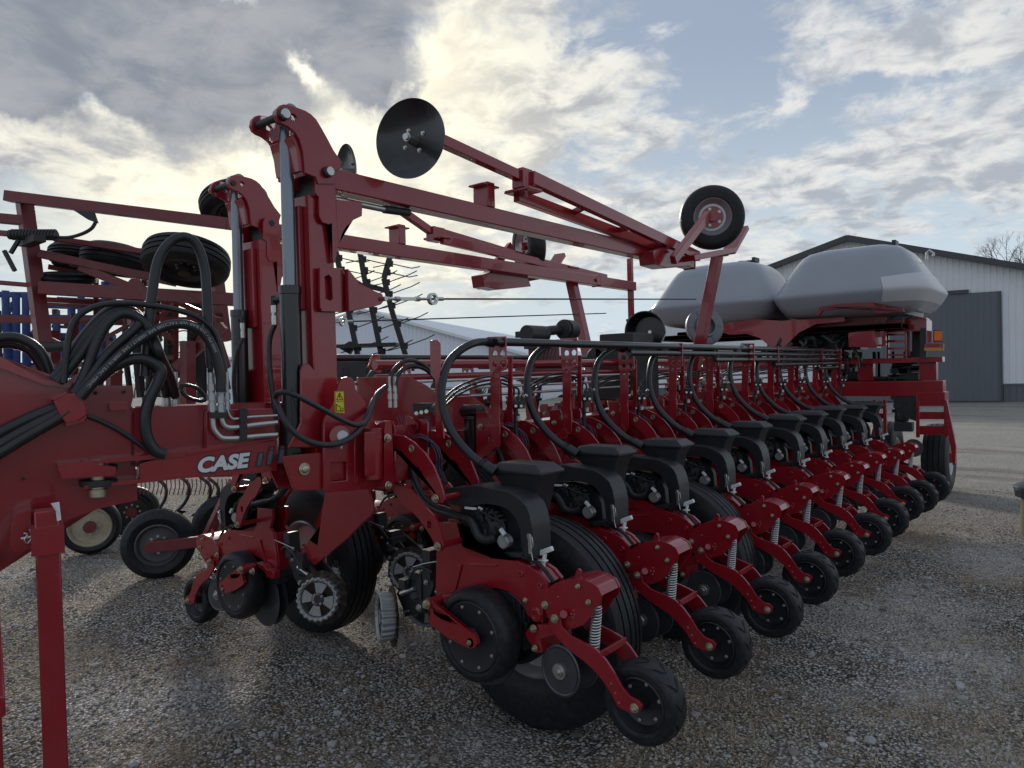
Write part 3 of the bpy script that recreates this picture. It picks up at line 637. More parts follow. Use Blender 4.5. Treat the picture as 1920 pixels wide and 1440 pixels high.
# press wheel: dished hub with a lugged rubber tyre
pw = B(1588, 1062, 0); PWR = .172
def tyre_prof(R, w, rin, rnd=.02, n=5):
    pr = [(-w / 2 + .012, rin), (-w / 2, rin + .012), (-w / 2, R - rnd)]
    for i in range(1, n + 1): a = i / n * math.pi / 2; pr.append((-w / 2 + rnd * (1 - math.cos(a)), R - rnd + rnd * math.sin(a)))
    pr += [(0, R + .004)]
    pr += [(-z, r) for z, r in pr[-2::-1]]
    return pr
m = MB(); m.lathe(pw, YV, tyre_prof(PWR, .13, .118, .022), 56, close=True)
k = 13
for i in range(k):
    a = 2 * math.pi * i / k
    for sgn in (-1, 1):
        pts = []
        for j in range(5):
            t = j / 4; aa = a + t * .42; yy = sgn * (.004 + t * .054); rr = PWR + .0025 - (.012 * t * t if t > .7 else 0)
            pts.append(pw + Vector((rr * math.cos(aa), yy, rr * math.sin(aa))))
        m.tube(pts, .0055, 5, smooth=False)
ub(m, 'press_wheel_tyre', RUB)
m = MB()
m.lathe(pw, YV, [(-.052, .121), (-.056, .112), (-.020, .095), (-.008, .055), (-.008, .030), (-.055, .026), (-.055, .012), (.055, .012), (.055, .03), (.02, .095), (.056, .112), (.052, .121)], 40, close=True)
m.cyl(pw - YV * .1, pw + YV * .1, .012, 12)
m.cur = 1
for i in range(6):
    a = i * math.pi / 3 + .3; c = pw + Vector((.082 * math.cos(a), -.0185, .082 * math.sin(a))); m.bolt(c, (0, -1, 0), .0065, .007)
ub(m, 'press_wheel_hub', [BLK, STEEL])
# closing discs
cd = B(1113, 893, -.075)
for (c, ax) in ((cd, Vector((.10, 1, -.05))), (cd + Vector((.012, .115, 0)), Vector((-.10, 1, .05)))):
    m = MB(); ax.normalize(); m.lathe(c, ax, [(-.004, .108), (-.001, .116), (.003, .108), (.010, .05), (.006, .05), (-.0, .10)], 48, close=True)
    m.cyl(c - ax * .004, c + ax * .01, .10, 40); m.cur = 1
    if c is cd: m.cyl(cd - YV * .003, cd - YV * .014, .036, 24); m.cyl(cd - YV * .014, cd - YV * .024, .026, 24, .022); m.cyl(cd - YV * .024, cd - YV * .034, .014, 16, .010)
    ub(m, 'closing_disc', [DSTEEL, STEEL])
# gauge wheels
gw = B(598, 708, -.21); GR = .226
garm = [(350, 505), (372, 486), (398, 505), (402, 575), (440, 603), (520, 632), (595, 676), (636, 700), (646, 738), (628, 764), (600, 768), (560, 750), (470, 702), (395, 645), (368, 615), (380, 565), (352, 540)]
g0 = B(372, 515, -.24); g1 = B(605, 735, -.245)
for sg, base in ((1, gw), (-1, gw + YV * .42)):
    d = YV * sg; c = base + d * .065
    m = MB(); pr = [(-.052, .172), (-.062, .182), (-.062, .198), (-.050, .216), (-.028, .226), (.03, .228), (.055, .222), (.066, .205), (.062, .16), (.04, .15)]
    m.lathe(c, d, pr, 64, close=True); ub(m, 'gauge_wheel_tyre', RUB)
    m = MB(); m.lathe(c, d, [(-.050, .174), (-.056, .165), (-.048, .12), (-.050, .05), (-.064, .045), (-.066, .02), (.02, .02), (.03, .1), (.04, .17)], 48, close=True)
    m.cur = 1
    for i in range(8):
        a = i * math.pi / 4 + .35; m.bolt(c - d * .053 + Vector((.145 * math.cos(a), 0, .145 * math.sin(a))), -d, .0065, .006)
    for i in range(3): a = i * 2.1 + .8; m.bolt(c - d * .066 + Vector((.033 * math.cos(a), 0, .033 * math.sin(a))), -d, .005, .005)
    ub(m, 'gauge_wheel_disc', [BLK, STEEL])
    oy = 0 if sg == 1 else .47
    m = MB(); P = shift_y(BL(garm, -.245), oy); m.plate(P, YV * .020)
    if sg == 1: m.cyl(g0 + YV * .08, g0 - YV * .012, .026, 18)
    else: m.cyl(g0 + YV * .40, g0 + YV * .50, .026, 18)
    m.cyl(g1 + YV * oy, g1 + YV * (oy + .03), .022, 16)
    m.cur = 1
    if sg == 1: m.bolt(B(600, 735, -.246), (0, -1, 0), .010, .010); m.bolt(g0 - YV * .012, (0, -1, 0), .017, .02)
    ub(m, 'gauge_arm', [RED, BOLTM], .002)
# opener discs between the gauge wheels
oc = B(690, 735, 0)
for sg in (-1, 1):
    m = MB(); ax = Vector((.05, sg, 0)).normalized(); m.lathe(oc + YV * sg * .02, ax, [(0, .20), (.002, .205), (.004, .20), (.01, .06), (.004, .06)], 56, close=True); m.cyl(oc + YV * sg * .02, oc + YV * sg * .026, .19, 40)
    ub(m, 'opener_disc', DSTEEL)
# dark works under the casting: seed tube, scraper, load pin
m = MB()
m.box(B(800, 480, 0), (.20, .10, .10)); m.box(B(870, 570, 0), (.10, .08, .24)); m.box(B(560, 520, 0), (.12, .08, .16))
m.box(B(900, 650, 0), (.06, .05, .2)); m.tube([B(820, 450, -.06), B(880, 500, -.07), B(930, 560, -.06), B(935, 620, -.04)], .006, 6)
m.beam(B(480, 500, 0), B(940, 640, 0), .05, .04); ub(m, 'seed_tube_guard', DARK, .003)
# seed meter with its black arched housing
arch = [(452, 470), (452, 425), (475, 408), (560, 398), (640, 392), (735, 410), (815, 425), (875, 458), (918, 505), (940, 560), (955, 640), (958, 800), (905, 795), (900, 700), (888, 640), (862, 580), (825, 535), (775, 508), (700, 495), (600, 505), (500, 500)]
m = MB(); m.plate(AL(arch, -.07), YV * .145); ub(m, 'meter_housing', BLK, .006, seg=3)
m = MB()
back = [(560, 505), (700, 498), (775, 510), (825, 537), (862, 582), (888, 642), (900, 790), (600, 770), (560, 640), (545, 540)]
m.plate(AL(back, .03), YV * .05)
mc = A(705, 615, 0)
m.lathe(mc, YV, [(-.035, .03), (-.045, .05), (-.035, .075), (-.02, .10), (.03, .105), (.03, .02)], 36)
for i in range(10):
    a = i * .628; m.box(mc + Vector((.075 * math.cos(a), -.03, .075 * math.sin(a))), (.014, .02, .014))
for i in range(9):
    a0 = .3 + i * .3; m.box(A(700 + 120 * math.cos(a0) * .8, 610 - 90 * math.sin(a0), -.03), (.02, .03, .012))
m.plate(AL([(595, 760), (600, 740), (780, 765), (900, 770), (900, 795), (760, 800), (610, 790)], -.05), YV * .09)
m.tube([A(560, 640, -.05), A(575, 700, -.055), A(590, 750, -.05)], .008, 8); m.box(A(625, 740, -.05), (.03, .02, .03)); m.box(A(665, 745, -.05), (.02, .03, .02))
for k in range(16):
    rr_ = random.Random(k); a = rr_.uniform(0, 6.28); q = mc + Vector((.085 * math.cos(a) * rr_.uniform(.4, 1.2), -.05, .085 * math.sin(a) * rr_.uniform(.4, 1.2))); m.box(q, (rr_.uniform(.008, .03), .03, rr_.uniform(.008, .03)), Matrix.Rotation(a, 3, 'Y'))
for k in range(3): m.tube([A(600 + 30 * k, 520, -.05), A(680 + 20 * k, 545 + 12 * k, -.07), A(760 + 15 * k, 600, -.06), A(800, 680, -.07)], .0045, 6)
ub(m, 'seed_meter', DARK, .002)
m = MB(); m.tube([A(545, 565, -.055), A(600, 580, -.06), A(630, 620, -.065), (A(655, 675, -.065)), A(700, 695, -.06), A(755, 680, -.05)], .022, 12, rfun=lambda i, n: .017 + .008 * min(1, i / n * 2))
ub(m, 'vacuum_duct', BLK)
m = MB(); c = A(795, 705, -.06); m.lathe(c, (0, -1, 0), [(-.03, .034), (.008, .036), (.014, .030)], 12, jag=lambda i, z, r: r * (1.06 if i % 3 == 0 else .98))
mm = ub(m, 'meter_motor', GALV, .001)
mm_ = m = MB(); m.beam(A(775, 635, -.08), A(800, 668, -.08), .016, .016); ub(m, 'connector', WHT, .001)
m = MB(); m.box(A(662, 525, -.055) , (.030, .004, .022), Matrix.Rotation(.25, 3, 'Y')); m.beam(A(575, 515, -.06), A(640, 522, -.06), .006, .012); ub(m, 'tag', WHT)
m = MB(); m.beam(A(938, 668, -.078), A(944, 775, -.078), .010, .016); m.tube([A(952, 680, -.082), A(958, 730, -.082), A(948, 760, -.08), A(958, 815, -.08)], .0028, 6); m.box(A(936, 676, -.08), (.016, .012, .022))
ub(m, 'latch_clip', STEEL, .001)
# rubber seals over the frame top
for dy in (-.045, .035):
    m = MB(); m.tube([A(900, 797, dy), A(960, 812, dy), A(1010, 850, dy), A(1050, 900, dy), A(1075, 935, dy)], .010, 8)
    ub(m, 'rubber_seal', RUB)
# depth handle
m = MB(); t0 = A(1012, 865, -.005); t1 = A(1025, 775, -.005)
m.beam(t0, t1, .022, .014); m.box(A(1015, 812, -.005), (.045, .03, .008))
ha = A(1000, 770, -.005); hb = A(1068, 745, -.005); m.beam(ha + YV * .0, hb, .022, .026, taper=.9)
ub(m, 'depth_handle', WHT, .004, seg=3)
# small hopper on top
def rect(cx, cy, cz, wx, wy): return [Vector((cx - wx, cy - wy, cz)), Vector((cx + wx, cy - wy, cz)), Vector((cx + wx, cy + wy, cz)), Vector((cx - wx, cy + wy, cz))]
hx0 = A(722, 320, .05); hx1 = A(992, 320, .05); hzt = A(850, 318, .05).z; hzb = A(860, 560, .05).z; cx = (hx0.x + hx1.x) / 2; wx = (hx1.x - hx0.x) / 2
def loft(m, rings):
    n = len(rings[0]); b = len(m.v); vs = [p for r in rings for p in r]
    fs = [(j * n + i, j * n + (i + 1) % n, (j + 1) * n + (i + 1) % n, (j + 1) * n + i) for j in range(len(rings) - 1) for i in range(n)]
    fs += [tuple(range(n))[::-1], tuple(range((len(rings) - 1) * n, len(rings) * n))]
    m.add(vs, fs)
HY = Y1 + .15
m = MB()
loft(m, [rect(cx + .01, HY, hzb, wx * .50, .06), rect(cx + .01, HY, hzb + (hzt - hzb) * .35, wx * .60, .075), rect(cx + .005, HY, hzb + (hzt - hzb) * .72, wx * .74, .085), rect(cx, HY, hzt - .012, wx * .97, .092), rect(cx, HY, hzt, wx * .98, .093)])
ub(m, 'seed_hopper', BLK, .008, seg=3)
m = MB(); lz = A(850, 258, .12).z
loft(m, [rect(cx, HY, hzt - .010, wx * 1.07, .10), rect(cx, HY, hzt + .006, wx * 1.08, .101), rect(cx, HY, hzt + (lz - hzt) * .95, wx * .78, .075), rect(cx, HY, lz, wx * .74, .07)])
ub(m, 'hopper_lid', BLK, .004, seg=2)
# row cleaner: cast ribbed wheel and spiked wheels on a dark bracket
rc = A(128, 1128, -.06)
def rc_axis(s): return Vector((-.38, s, .12)).normalized()
ax = Vector((-.62, -1, .05)).normalized()
def cleaner(c, ax, R):
    ax = Vector(ax).normalized(); q = ax.to_track_quat('Z', 'Y').to_matrix()
    m = MB(); m.lathe(c, ax, [(.040, R * .93), (.036, R), (-.02, R * .97), (-.05, R * .93), (-.05, R * .82), (.02, R * .84), (.030, R * .86)], 88, close=True, jag=lambda i, z, r: r * (1.07 if (i % 4) < 2 and r > R * .9 else 1.0))
    for i in range(4):
        a = i * 1.5708 + .3; pts = [c + q @ Vector((r_ * math.cos(a + d), r_ * math.sin(a + d), .012)) for r_, d in ((R * .86, -.42), (R * .88, 0), (R * .86, .42), (R * .22, .5), (R * .22, -.5))]; m.plate(pts, ax * .010)
    m.cur = 1; m.cyl(c, c + ax * .022, R * .34, 24); m.cyl(c + ax * .0, c - ax * .06, R * .3, 20); m.lathe(c, ax, [(.022, R * .80), (.026, R * .88), (.012, R * .88)], 44, close=True)
    m.cur = 0
    for i in range(4): a = i * 1.5708 + 1.08; m.bolt(c + ax * .022 + q @ Vector((R * .25 * math.cos(a), R * .25 * math.sin(a), 0)), ax, .007, .008)
    return m
ub(cleaner(rc, ax, .128), 'cleaner_wheel', [GALV, DARK], .001)
rc2 = rc + Vector((.13, .20, .03)); ax2 = Vector((.40, -1, 0)).normalized()
ub(cleaner(rc2, ax2, .11), 'cleaner_wheel', [GALV, DARK], .001)
m = MB()
def spiked(m, c, ax, R, n=12, th=.008, curl=.35):
    q = Vector(ax).normalized().to_track_quat('Z', 'Y').to_matrix(); axv = Vector(ax).normalized(); c = Vector(c)
    o = []
    for i in range(n):
        a = 2 * math.pi * i / n; da = 2 * math.pi / n
        for (f, r) in ((0, .66), (.45, .68), (.72 + curl * .2, .98), (.80 + curl * .2, 1.0), (.80, .72)): o.append(c + q @ Vector((R * r * math.cos(a + da * f), R * r * math.sin(a + da * f), 0)))
    m.plate(o, axv * th)
spiked(m, rc - ax * .045, ax, .17, 14); m.cyl(rc - ax * .02, rc - ax * .07, .035, 16); ub(m, 'spiked_wheel', MUD)
m = MB(); spiked(m, rc2 - ax2 * .05, ax2, .16, 14); ub(m, 'spiked_wheel', MUD)
m = MB()
br = [(190, 1000), (230, 940), (330, 870), (390, 880), (400, 960), (380, 1010), (370, 1060), (330, 1110), (240, 1130), (225, 1080)]
m.plate(AL(br, -.02), YV * .02); m.plate(AL(br, .06), YV * .015)
m.box(A(330, 940, .02), (.10, .10, .14)); m.box(A(270, 930, .0), (.05, .14, .05)); m.box(A(385, 830, 0), (.06, .08, .16)); m.cyl(A(290, 1010, -.04), A(290, 1010, .08), .02, 12)
m.tube([A(390, 880, -.05), A(330, 850, -.06), A(280, 880, -.06), A(250, 950, -.05)], .008, 8)
m.cur = 1; m.cyl(A(215, 1000, -.04), A(290, 970, -.04), .013, 12); m.bolt(A(318, 1078, -.022), (0, -1, 0), .015, .014); m.bolt(A(358, 935, -.022), (0, -1, 0), .011, .012); m.bolt(A(325, 855, -.03), (0, -1, 0), .011, .012)
m.tube([A(262, 1095, -.03), A(235, 1105, -.035), A(235, 1150, -.035)], .006, 8); m.tube([A(285, 850, -.05), A(350, 830, -.06), A(420, 818, -.06)], .004, 6)
ub(m, 'cleaner_bracket', [DARK, STEEL], .001)
# hose that feeds the meter, wires
m = MB(); m.tube([A(210, 215, 0), A(265, 275, -.01), (A(300, 380, -.02)), A(350, 470, -.03), A(420, 525, -.04), A(500, 550, -.05), A(560, 570, -.055)], .021, 12, sub=8)
m.cur = 1; m.tube([A(205, 275, -.03), A(222, 240, -.04), A(245, 230, -.03)], .004, 6); ub(m, 'meter_hose', [HOSE, WHT])
m = MB()
for k, (ox, oy) in enumerate(((-8, 0), (6, -10), (20, -4))):
    m.tube([A(200 + ox, 5 + oy, -.02), A(225 + ox, 70, -.02), A(265 + ox, 118 + oy, -.02), A(340, 125 + oy * 2, -.02), A(398 + ox, 165, -.03), A(425 + ox, 230, -.03), A(425 + ox, 290, -.02), A(450 + ox, 360, 0)], .0018, 5, sub=6)
ub(m, 'wire_harness', WIREP)
m = MB(); m.tube([A(330, 125, 0), A(395, 150, 0), A(430, 220, 0), A(430, 300, 0), A(470, 380, 0)], .011, 8); m.box(A(378, 160, -.03), (.022, .01, .03))
ub(m, 'harness_sleeve', BLK)
def C3(cx, cy, dy): return PY(680 + cx / 3.4286, 560 + cy / 3.4286, Y1 + dy)
# ------------------------------------------------------------------ toolbar stand above each row: bracket, hose, arched support
m = MB(); YB = .50
def CB(cx, cy, dy=YB): return C3(cx, cy, dy)
out = [(805, 245), (918, 242), (922, 455), (878, 470), (875, 760), (880, 800), (880, 930), (822, 930), (820, 470), (812, 440)]
holes = []
for (x, y, r) in ((893, 280, .020), (848, 355, .021), (897, 352, .021), (848, 424, .017), (900, 422, .020), (848, 486, .014)):
    holes.append(ring_pts(CB(x, y), r, 14))
m.plate([CB(x, y) for x, y in out], YV * .010, holes)
m.plate([CB(820, 470) + YV * .01, CB(820, 930) + YV * .01, CB(820, 930) + YV * .12, CB(820, 520) + YV * .09], Vector((.010, 0, 0)))
m.plate([CB(935, 370, YB + .09), CB(960, 370, YB + .09), CB(960, 760, YB + .09), CB(930, 760, YB + .09)], YV * .008)
m.beam(CB(850, 925, YB) + YV * .02, CB(850, 925, YB) + YV * .02 + Vector((-.15, 0, -.1)), .05, .05)
ub(m, 'manifold_bracket', RED, .0015)
m = MB()
lug = [CB(-5 + 275, 770 - 20, .02), CB(300, 755, .02), CB(350, 800, .02), CB(352, 840, .02), CB(318, 895, .02), CB(272, 885, .02)]
m.plate(lug, YV * .01); m.bolt(CB(335, 808, .02), (0, -1, 0), .011, .012)
ub(m, 'stop_lug', RED, .0015)
# large air hose from the manifold down to the hopper
hose_px = [(845, 285), (800, 278), (740, 280), (690, 295), (630, 330), (570, 385), (535, 450), (512, 540), (507, 630), (520, 720), (555, 820), (610, 910), (680, 990), (750, 1050), (825, 1100)]
n = len(hose_px); m = MB(); hY = (.47, .42, .33, .25, .18, .12, .07, .03, .01, .0, .0, .0, .01, .02, .03)
m.tube([C3(x, y, hY[i]) for i, (x, y) in enumerate(hose_px)], .0225, 14, sub=6)
m.cur = 1
for (i0, i1) in ((0, 1), (13, 14)):
    a = C3(*hose_px[i0], hY[i0]); b = C3(*hose_px[i1], hY[i1]); d = (b - a).normalized(); L_ = (b - a).length
    for k in range(5): m.cyl(a + d * (L_ * (.1 + .2 * k)), a + d * (L_ * (.1 + .2 * k) + .006), .0275, 16)
m.cyl(C3(785, 1072, .02), C3(850, 1115, .04), .030, 16)
ub(m, 'air_hose', [HOSE, BLK])
# thin arching hydraulic lines with zinc ends
for k, (dx, dy2) in enumerate(((-6, -6), (24, 22), (54, 48))):
    m = MB(); z = .56 + .02 * k
    m.tube([C3(470, 690, .12), C3(520, 650 + dy2, .25), C3(600, 580 + dy2, .38), C3(720, 525 + dy2 * .9, .5), C3(840 + dx * .5, 503 + dy2 * .8, z), C3(930 + dx * .4, 515 + dy2, z + .04), C3(948 + dx, 570 + dy2 * .3, z + .06), C3(945 + dx, 640, z + .06)], .0068, 8, sub=6)
    m.cur = 1; m.cyl(C3(945 + dx, 625, z + .06), C3(945 + dx, 665, z + .06), .013, 8)
    ub(m, 'hydraulic_line', [HOSE, STEEL])
m = MB(); kc = C3(985, 670, .640)
m.cyl(C3(985, 690, .640), C3(985, 900, .640), .013, 12); m.box(C3(985, 690, .640), (.10, .05, .03))
for k in range(4):
    m.cyl(C3(935 + 32 * k, 668, .610), C3(935 + 32 * k, 668, .680), .016, 10); m.cyl(C3(938 + 32 * k, 650, .640), C3(928 + 34 * k, 628, .640), .011, 8)
m.cyl(C3(990, 740, .630), C3(990, 790, .630), .020, 12)
m.cur = 1
for k in range(3): m.cyl(C3(950 + 35 * k, 690, .605), C3(950 + 35 * k, 690, .612), .010, 8)
m.cyl(C3(1000, 755, .610), C3(1000, 785, .610), .014, 10); m.cyl(C3(1030, 650, .640), C3(1055, 620, .640), .010, 8)
ub(m, 'valve_cluster', [DARK, STEEL], .001)

# ------------------------------------------------------------------ copies down the wing, mirrored for the other wing
NROW = 10
units = [unit]
for k in range(1, NROW):
    c = copy_tree(unit, planter); jr_ = random.Random(k); c.location = unit.location + Vector((jr_.uniform(-.008, .008), PITCHY * k + jr_.uniform(-.008, .008), jr_.uniform(-.02, .02))); c.rotation_euler = (0, R_(jr_.uniform(-.9, .9)), R_(jr_.uniform(-1.2, 1.2))); units.append(c)
for k in range(0, NROW):
    c = copy_tree(unit, planter); c.location = Vector((2 * -3.44 - U0.x, Y1 + .04 + PITCHY * k, -.12)) - PO; c.scale = (-1, 1, 1); c.rotation_euler = (0, R_(-8), 0)
# air box behind the links
m = MB(); 
def C3(cx, cy, dy): return PY(680 + cx / 3.4286, 560 + cy / 3.4286, Y1 + dy)
m = MB(); a_ = C3(370, 720, .10); m.box(C3(400, 830, .1), (.05, .05, .12)); m.cyl(C3(405, 760, .1), C3(405, 1000, .1), .022, 12); m.box(C3(395, 700, .08), (.10, .08, .05))
for k in range(3): m.cyl(C3(345 + 32 * k, 735, .03), C3(345 + 32 * k, 735, .10), .011, 10)
m.cur = 1
for k in range(3): m.cyl(C3(345 + 32 * k, 737 - 6 * k, .02), C3(345 + 32 * k, 737 - 6 * k, .032), .012, 8)
m.cyl(C3(450, 700, .08), C3(495, 655, .08), .011, 10); m.cyl(C3(460, 740, .08), C3(500, 700, .08), .011, 10); m.cyl(C3(405, 800, .06), C3(405, 850, .06), .014, 10)
pb(m, 'valve_block', [DARK, STEEL], .001)
m = MB(); m.plate([C3(x, y, .02) for x, y in ((432, 268), (470, 264), (492, 290), (498, 640), (520, 900), (470, 900), (462, 520), (436, 490))], YV * .012); pb(m, 'hose_post', RED, .0015)

# ================================================================== the planter's frame, masts, markers, tongue and tanks
def M5(x, y, X=-2.90): return PX(330 + x / 4, 170 + y / 4, X)
def M6(x, y, X=-2.90): return PX(330 + x / 4, 480 + y / 4, X)
def M7(x, y, X=-2.90): return PX(330 + x / 4, 780 + y / 4, X)
XV = Vector((1, 0, 0)); ZV = Vector((0, 0, 1))
# toolbars of both wings
ZT = (A(140, 60).z + A(140, 380).z) / 2
XT = A(112, 220).x - .11
m = MB(); m.beam((XT, 2.62, ZT), (XT, 10.7, ZT), .18, .18); pb(m, 'wing_toolbar', RED, .008, seg=3)
m = MB(); m.beam((2 * -3.44 - XT, 2.95, ZT - .04), (2 * -3.44 - XT, 10.7, ZT - .04), .16, .16); pb(m, 'wing_toolbar', RED, .008, seg=3)
m = MB(); m.beam((X_MID - .02, 4.2, 1.30), (X_MID - .02, 11.2, 1.30), .2, .2); pb(m, 'center_beam', RED, .01, seg=3)
# long link tubes and steel lines lying over the wings
for (y0, z_, r_, mt) in ((2.9, .52, .030, RED), (2.9, .44, .022, RED)):
    m = MB(); m.cyl((XT - .12, y0, ZT + z_), (XT - .12, 10.6, ZT + z_), r_, 14); pb(m, 'link_tube', mt)
for k in range(3):
    m = MB(); m.cyl((XT - .02, 2.3, ZT + .30 + .055 * k), (XT - .02, 10.6, ZT + .30 + .055 * k), .011, 10); pb(m, 'steel_line', STEEL)
# seed and vacuum tubes running over the brackets: each ends at the row it serves
def manifold(side, ysh, zsh):
    for k in range(NROW):
        col = k % 2; row = k // 2
        p = Vector((C3(893 - 47 * col, 280, .50).x, 0, C3(870, 280 + 68 * min(row, 4) * .9, .50).z))
        x = p.x if side > 0 else 2 * -3.44 - p.x
        m = MB(); y0 = Y1 + .44 + PITCHY * k + ysh
        m.cyl((x, y0, p.z + zsh), (x, 10.15 + ysh, p.z + zsh), .0245, 14); pb(m, 'seed_tube', BLKP)
manifold(1, 0, 0)
# the tubes over the other wing
for k in range(4):
    m = MB(); x = -3.98 - .06 * (k % 2); z = PX(850, 671, x).z - .07 * (k // 2)
    m.cyl((x, 2.95 + PITCHY * k, z), (x, 10.2, z), .0245, 12); pb(m, 'seed_tube', BLKP)
# transport tyres inside the wings
def ribbed_tyre(R, w, rin, ribs=5):
    pr = [(-w / 2 + .03, rin), (-w / 2, rin + .05), (-w / 2 - .004, rin + (R - rin) * .5), (-w / 2 + .012, R - .05), (-w / 2 + .03, R - .02)]
    g = (w - .06) / ribs
    for i in range(ribs):
        a = -w / 2 + .03 + g * i
        cz = lambda z: R - .03 * (abs(z) / (w / 2)) ** 2.2
        pr += [(a + .006, cz(a)), (a + g - .008, cz(a + g))]
        if i < ribs - 1: pr += [(a + g - .006, cz(a + g) - .018), (a + g + .004, cz(a + g) - .018)]
    pr += [(w / 2 - .03, R - .02), (w / 2 - .012, R - .05), (w / 2 + .004, rin + (R - rin) * .5), (w / 2, rin + .05), (w / 2 - .03, rin)]
    return pr
def wheel(parent, c, ax, R, w, rin, rimmat=SILV, ribs=5, tyre='transport_tyre', rim='wheel_rim', hub=RED, off=None, n=72, lab=None):
    off = PO if off is None else off; ax = Vector(ax).normalized()
    m = MB(off); m.lathe(c, ax, ribbed_tyre(R, w, rin, ribs), n, close=True); m.build(tyre, RUB, parent)
    m = MB(off); m.lathe(c, ax, [(-w * .42, rin + .012), (-w * .45, rin), (-w * .40, rin - .015), (-w * .25, rin * .86), (-w * .22, rin * .5), (-w * .26, rin * .25), (w * .1, rin * .25), (w * .1, rin * .8), (w * .40, rin - .015), (w * .45, rin), (w * .42, rin + .012)], 48, close=True)
    m.cur = 1; m.cyl(c - ax * w * .55, c + ax * w * .3, rin * .3, 20)
    m.cur = 2
    for i in range(8):
        a = i * math.pi / 4; q = ax.to_track_quat('Z', 'Y').to_matrix(); m.bolt(c - ax * w * .235 + q @ Vector((rin * .42 * math.cos(a), rin * .42 * math.sin(a), 0)), -ax, .010, .014)
    return m.build(rim, [rimmat, hub, STEEL], parent)
wr = empty('transport_wheel', Vector((-2.375, 3.13, .56)) - PO, planter)
WO = Vector((-2.375, 3.13, .56))
wheel(wr, WO, YV, .565, .30, .27, off=WO)
for (x, y, z) in ((-2.375, 4.72, .555), (-4.62, 3.30, .56), (-4.62, 4.85, .56)):
    c = copy_tree(wr, planter); c.location = Vector((x, y, z)) - PO
    if x < -4: c.scale = (-1, 1, 1)
m = MB()
m.plate([PY(px, py, 2.78) for px, py in ((610, 915), (690, 915), (700, 960), (650, 1010), (590, 1060), (560, 1040), (600, 985))], YV * .02)
m.plate([PY(px, py, 2.95) for px, py in ((620, 905), (695, 912), (692, 945), (640, 985), (605, 1010), (590, 985))], YV * .02)
pb(m, 'wheel_arm', RED, .003)
# ------------------------------------------------------------------ mast at the wing tip (copied for the other wing)
mo = Vector((-3.02, 2.15, 1.2)); mast = empty('marker_mast', mo - PO, planter)
def mb_(mb, name, mt, bevel=0.0, **k): mb.off = mo; return mb.build(name, mt, mast, bevel, **k)
post_x0, post_x1, py0, py1 = -3.15, -2.93, 2.10, 2.24
zt = PX(590, 366, -2.93).z; zb = 1.36
m = MB(); m.box(((post_x0 + post_x1) / 2, (py0 + py1) / 2, (zt + zb) / 2), (post_x1 - post_x0, py1 - py0, zt - zb))
m.cur = 0; m.plate([M6(840, 1440, -2.925), M6(935, 1250, -2.925), M6(935, 860, -2.925), M6(960, 805, -2.925), M6(1000, 810, -2.925), M6(1060, 880, -2.925), M6(1085, 1000, -2.925), M6(1085, 1440, -2.925)], XV * -.012)
m.box((-3.04, 2.085, zt - .3), (.13, .03, .5))
mb_(m, 'post', RED, .012, seg=4)
hook = [(745, 185), (752, 140), (775, 112), (805, 103), (850, 110), (905, 128), (965, 150), (1010, 178), (1048, 215), (1085, 275), (1130, 355), (1180, 450), (1240, 535), (1225, 590), (1190, 600), (1190, 700), (1060, 700), (1045, 650), (965, 620), (960, 540), (948, 450), (920, 365), (885, 310), (835, 270), (790, 250), (760, 225)]
sl_ = [(862, 172), (885, 180), (903, 200), (905, 220), (890, 228), (862, 215)]
for X in (-2.895, -3.10):
    m = MB(); m.plate([M5(x, y) + XV * (X + 2.90) for x, y in hook], XV * -.022, [[M5(x, y) + XV * (X + 2.90) for x, y in sl_]]); mb_(m, 'hook_plate', RED, .003, seg=3)
m = MB(); m.plate([M5(x, y) + XV * -.01 for x, y in ((900, 318), (935, 375), (958, 450), (968, 540), (970, 600), (935, 600), (925, 540), (915, 460), (905, 400), (885, 345))], XV * -.19); mb_(m, 'hook_web', RED, .003)
lowplate = [(1045, 600), (1060, 560), (1100, 548), (1190, 590), (1195, 820), (1380, 830), (1398, 850), (1395, 940), (1330, 970), (1280, 1010), (1240, 1080), (1215, 1160), (1195, 1290), (1178, 1290), (1172, 990), (1140, 1000), (1100, 990), (1075, 940), (1075, 800), (1045, 770)]
m = MB(); m.plate([M5(x, y, -2.905) for x, y in lowplate], XV * -.016)
m.plate([M5(x, y, -2.905) - XV * .235 for x, y in lowplate], XV * -.016)
mb_(m, 'pivot_plate', RED, .003, seg=3)
for (q, rr, hd, L_) in ((M5(1155, 605, -2.87), .024, .028, .29), (M5(822, 172, -2.87), .022, .029, .26)):
    m = MB(); m.cyl(q - XV * .012, q - XV * L_, rr * .8, 18); m.cyl(q - XV * .008, q - XV * .028, hd * .95, 18); m.cur = 1; m.cyl(q + XV * .008, q - XV * .010, hd * .78, 18)
    mb_(m, 'pivot_pin', [DARK, STEEL], .002)
m = MB(); m.box((-3.04, 2.20, zt + .05), (.18, .07, .09)); mb_(m, 'stop_block', DARK, .004)
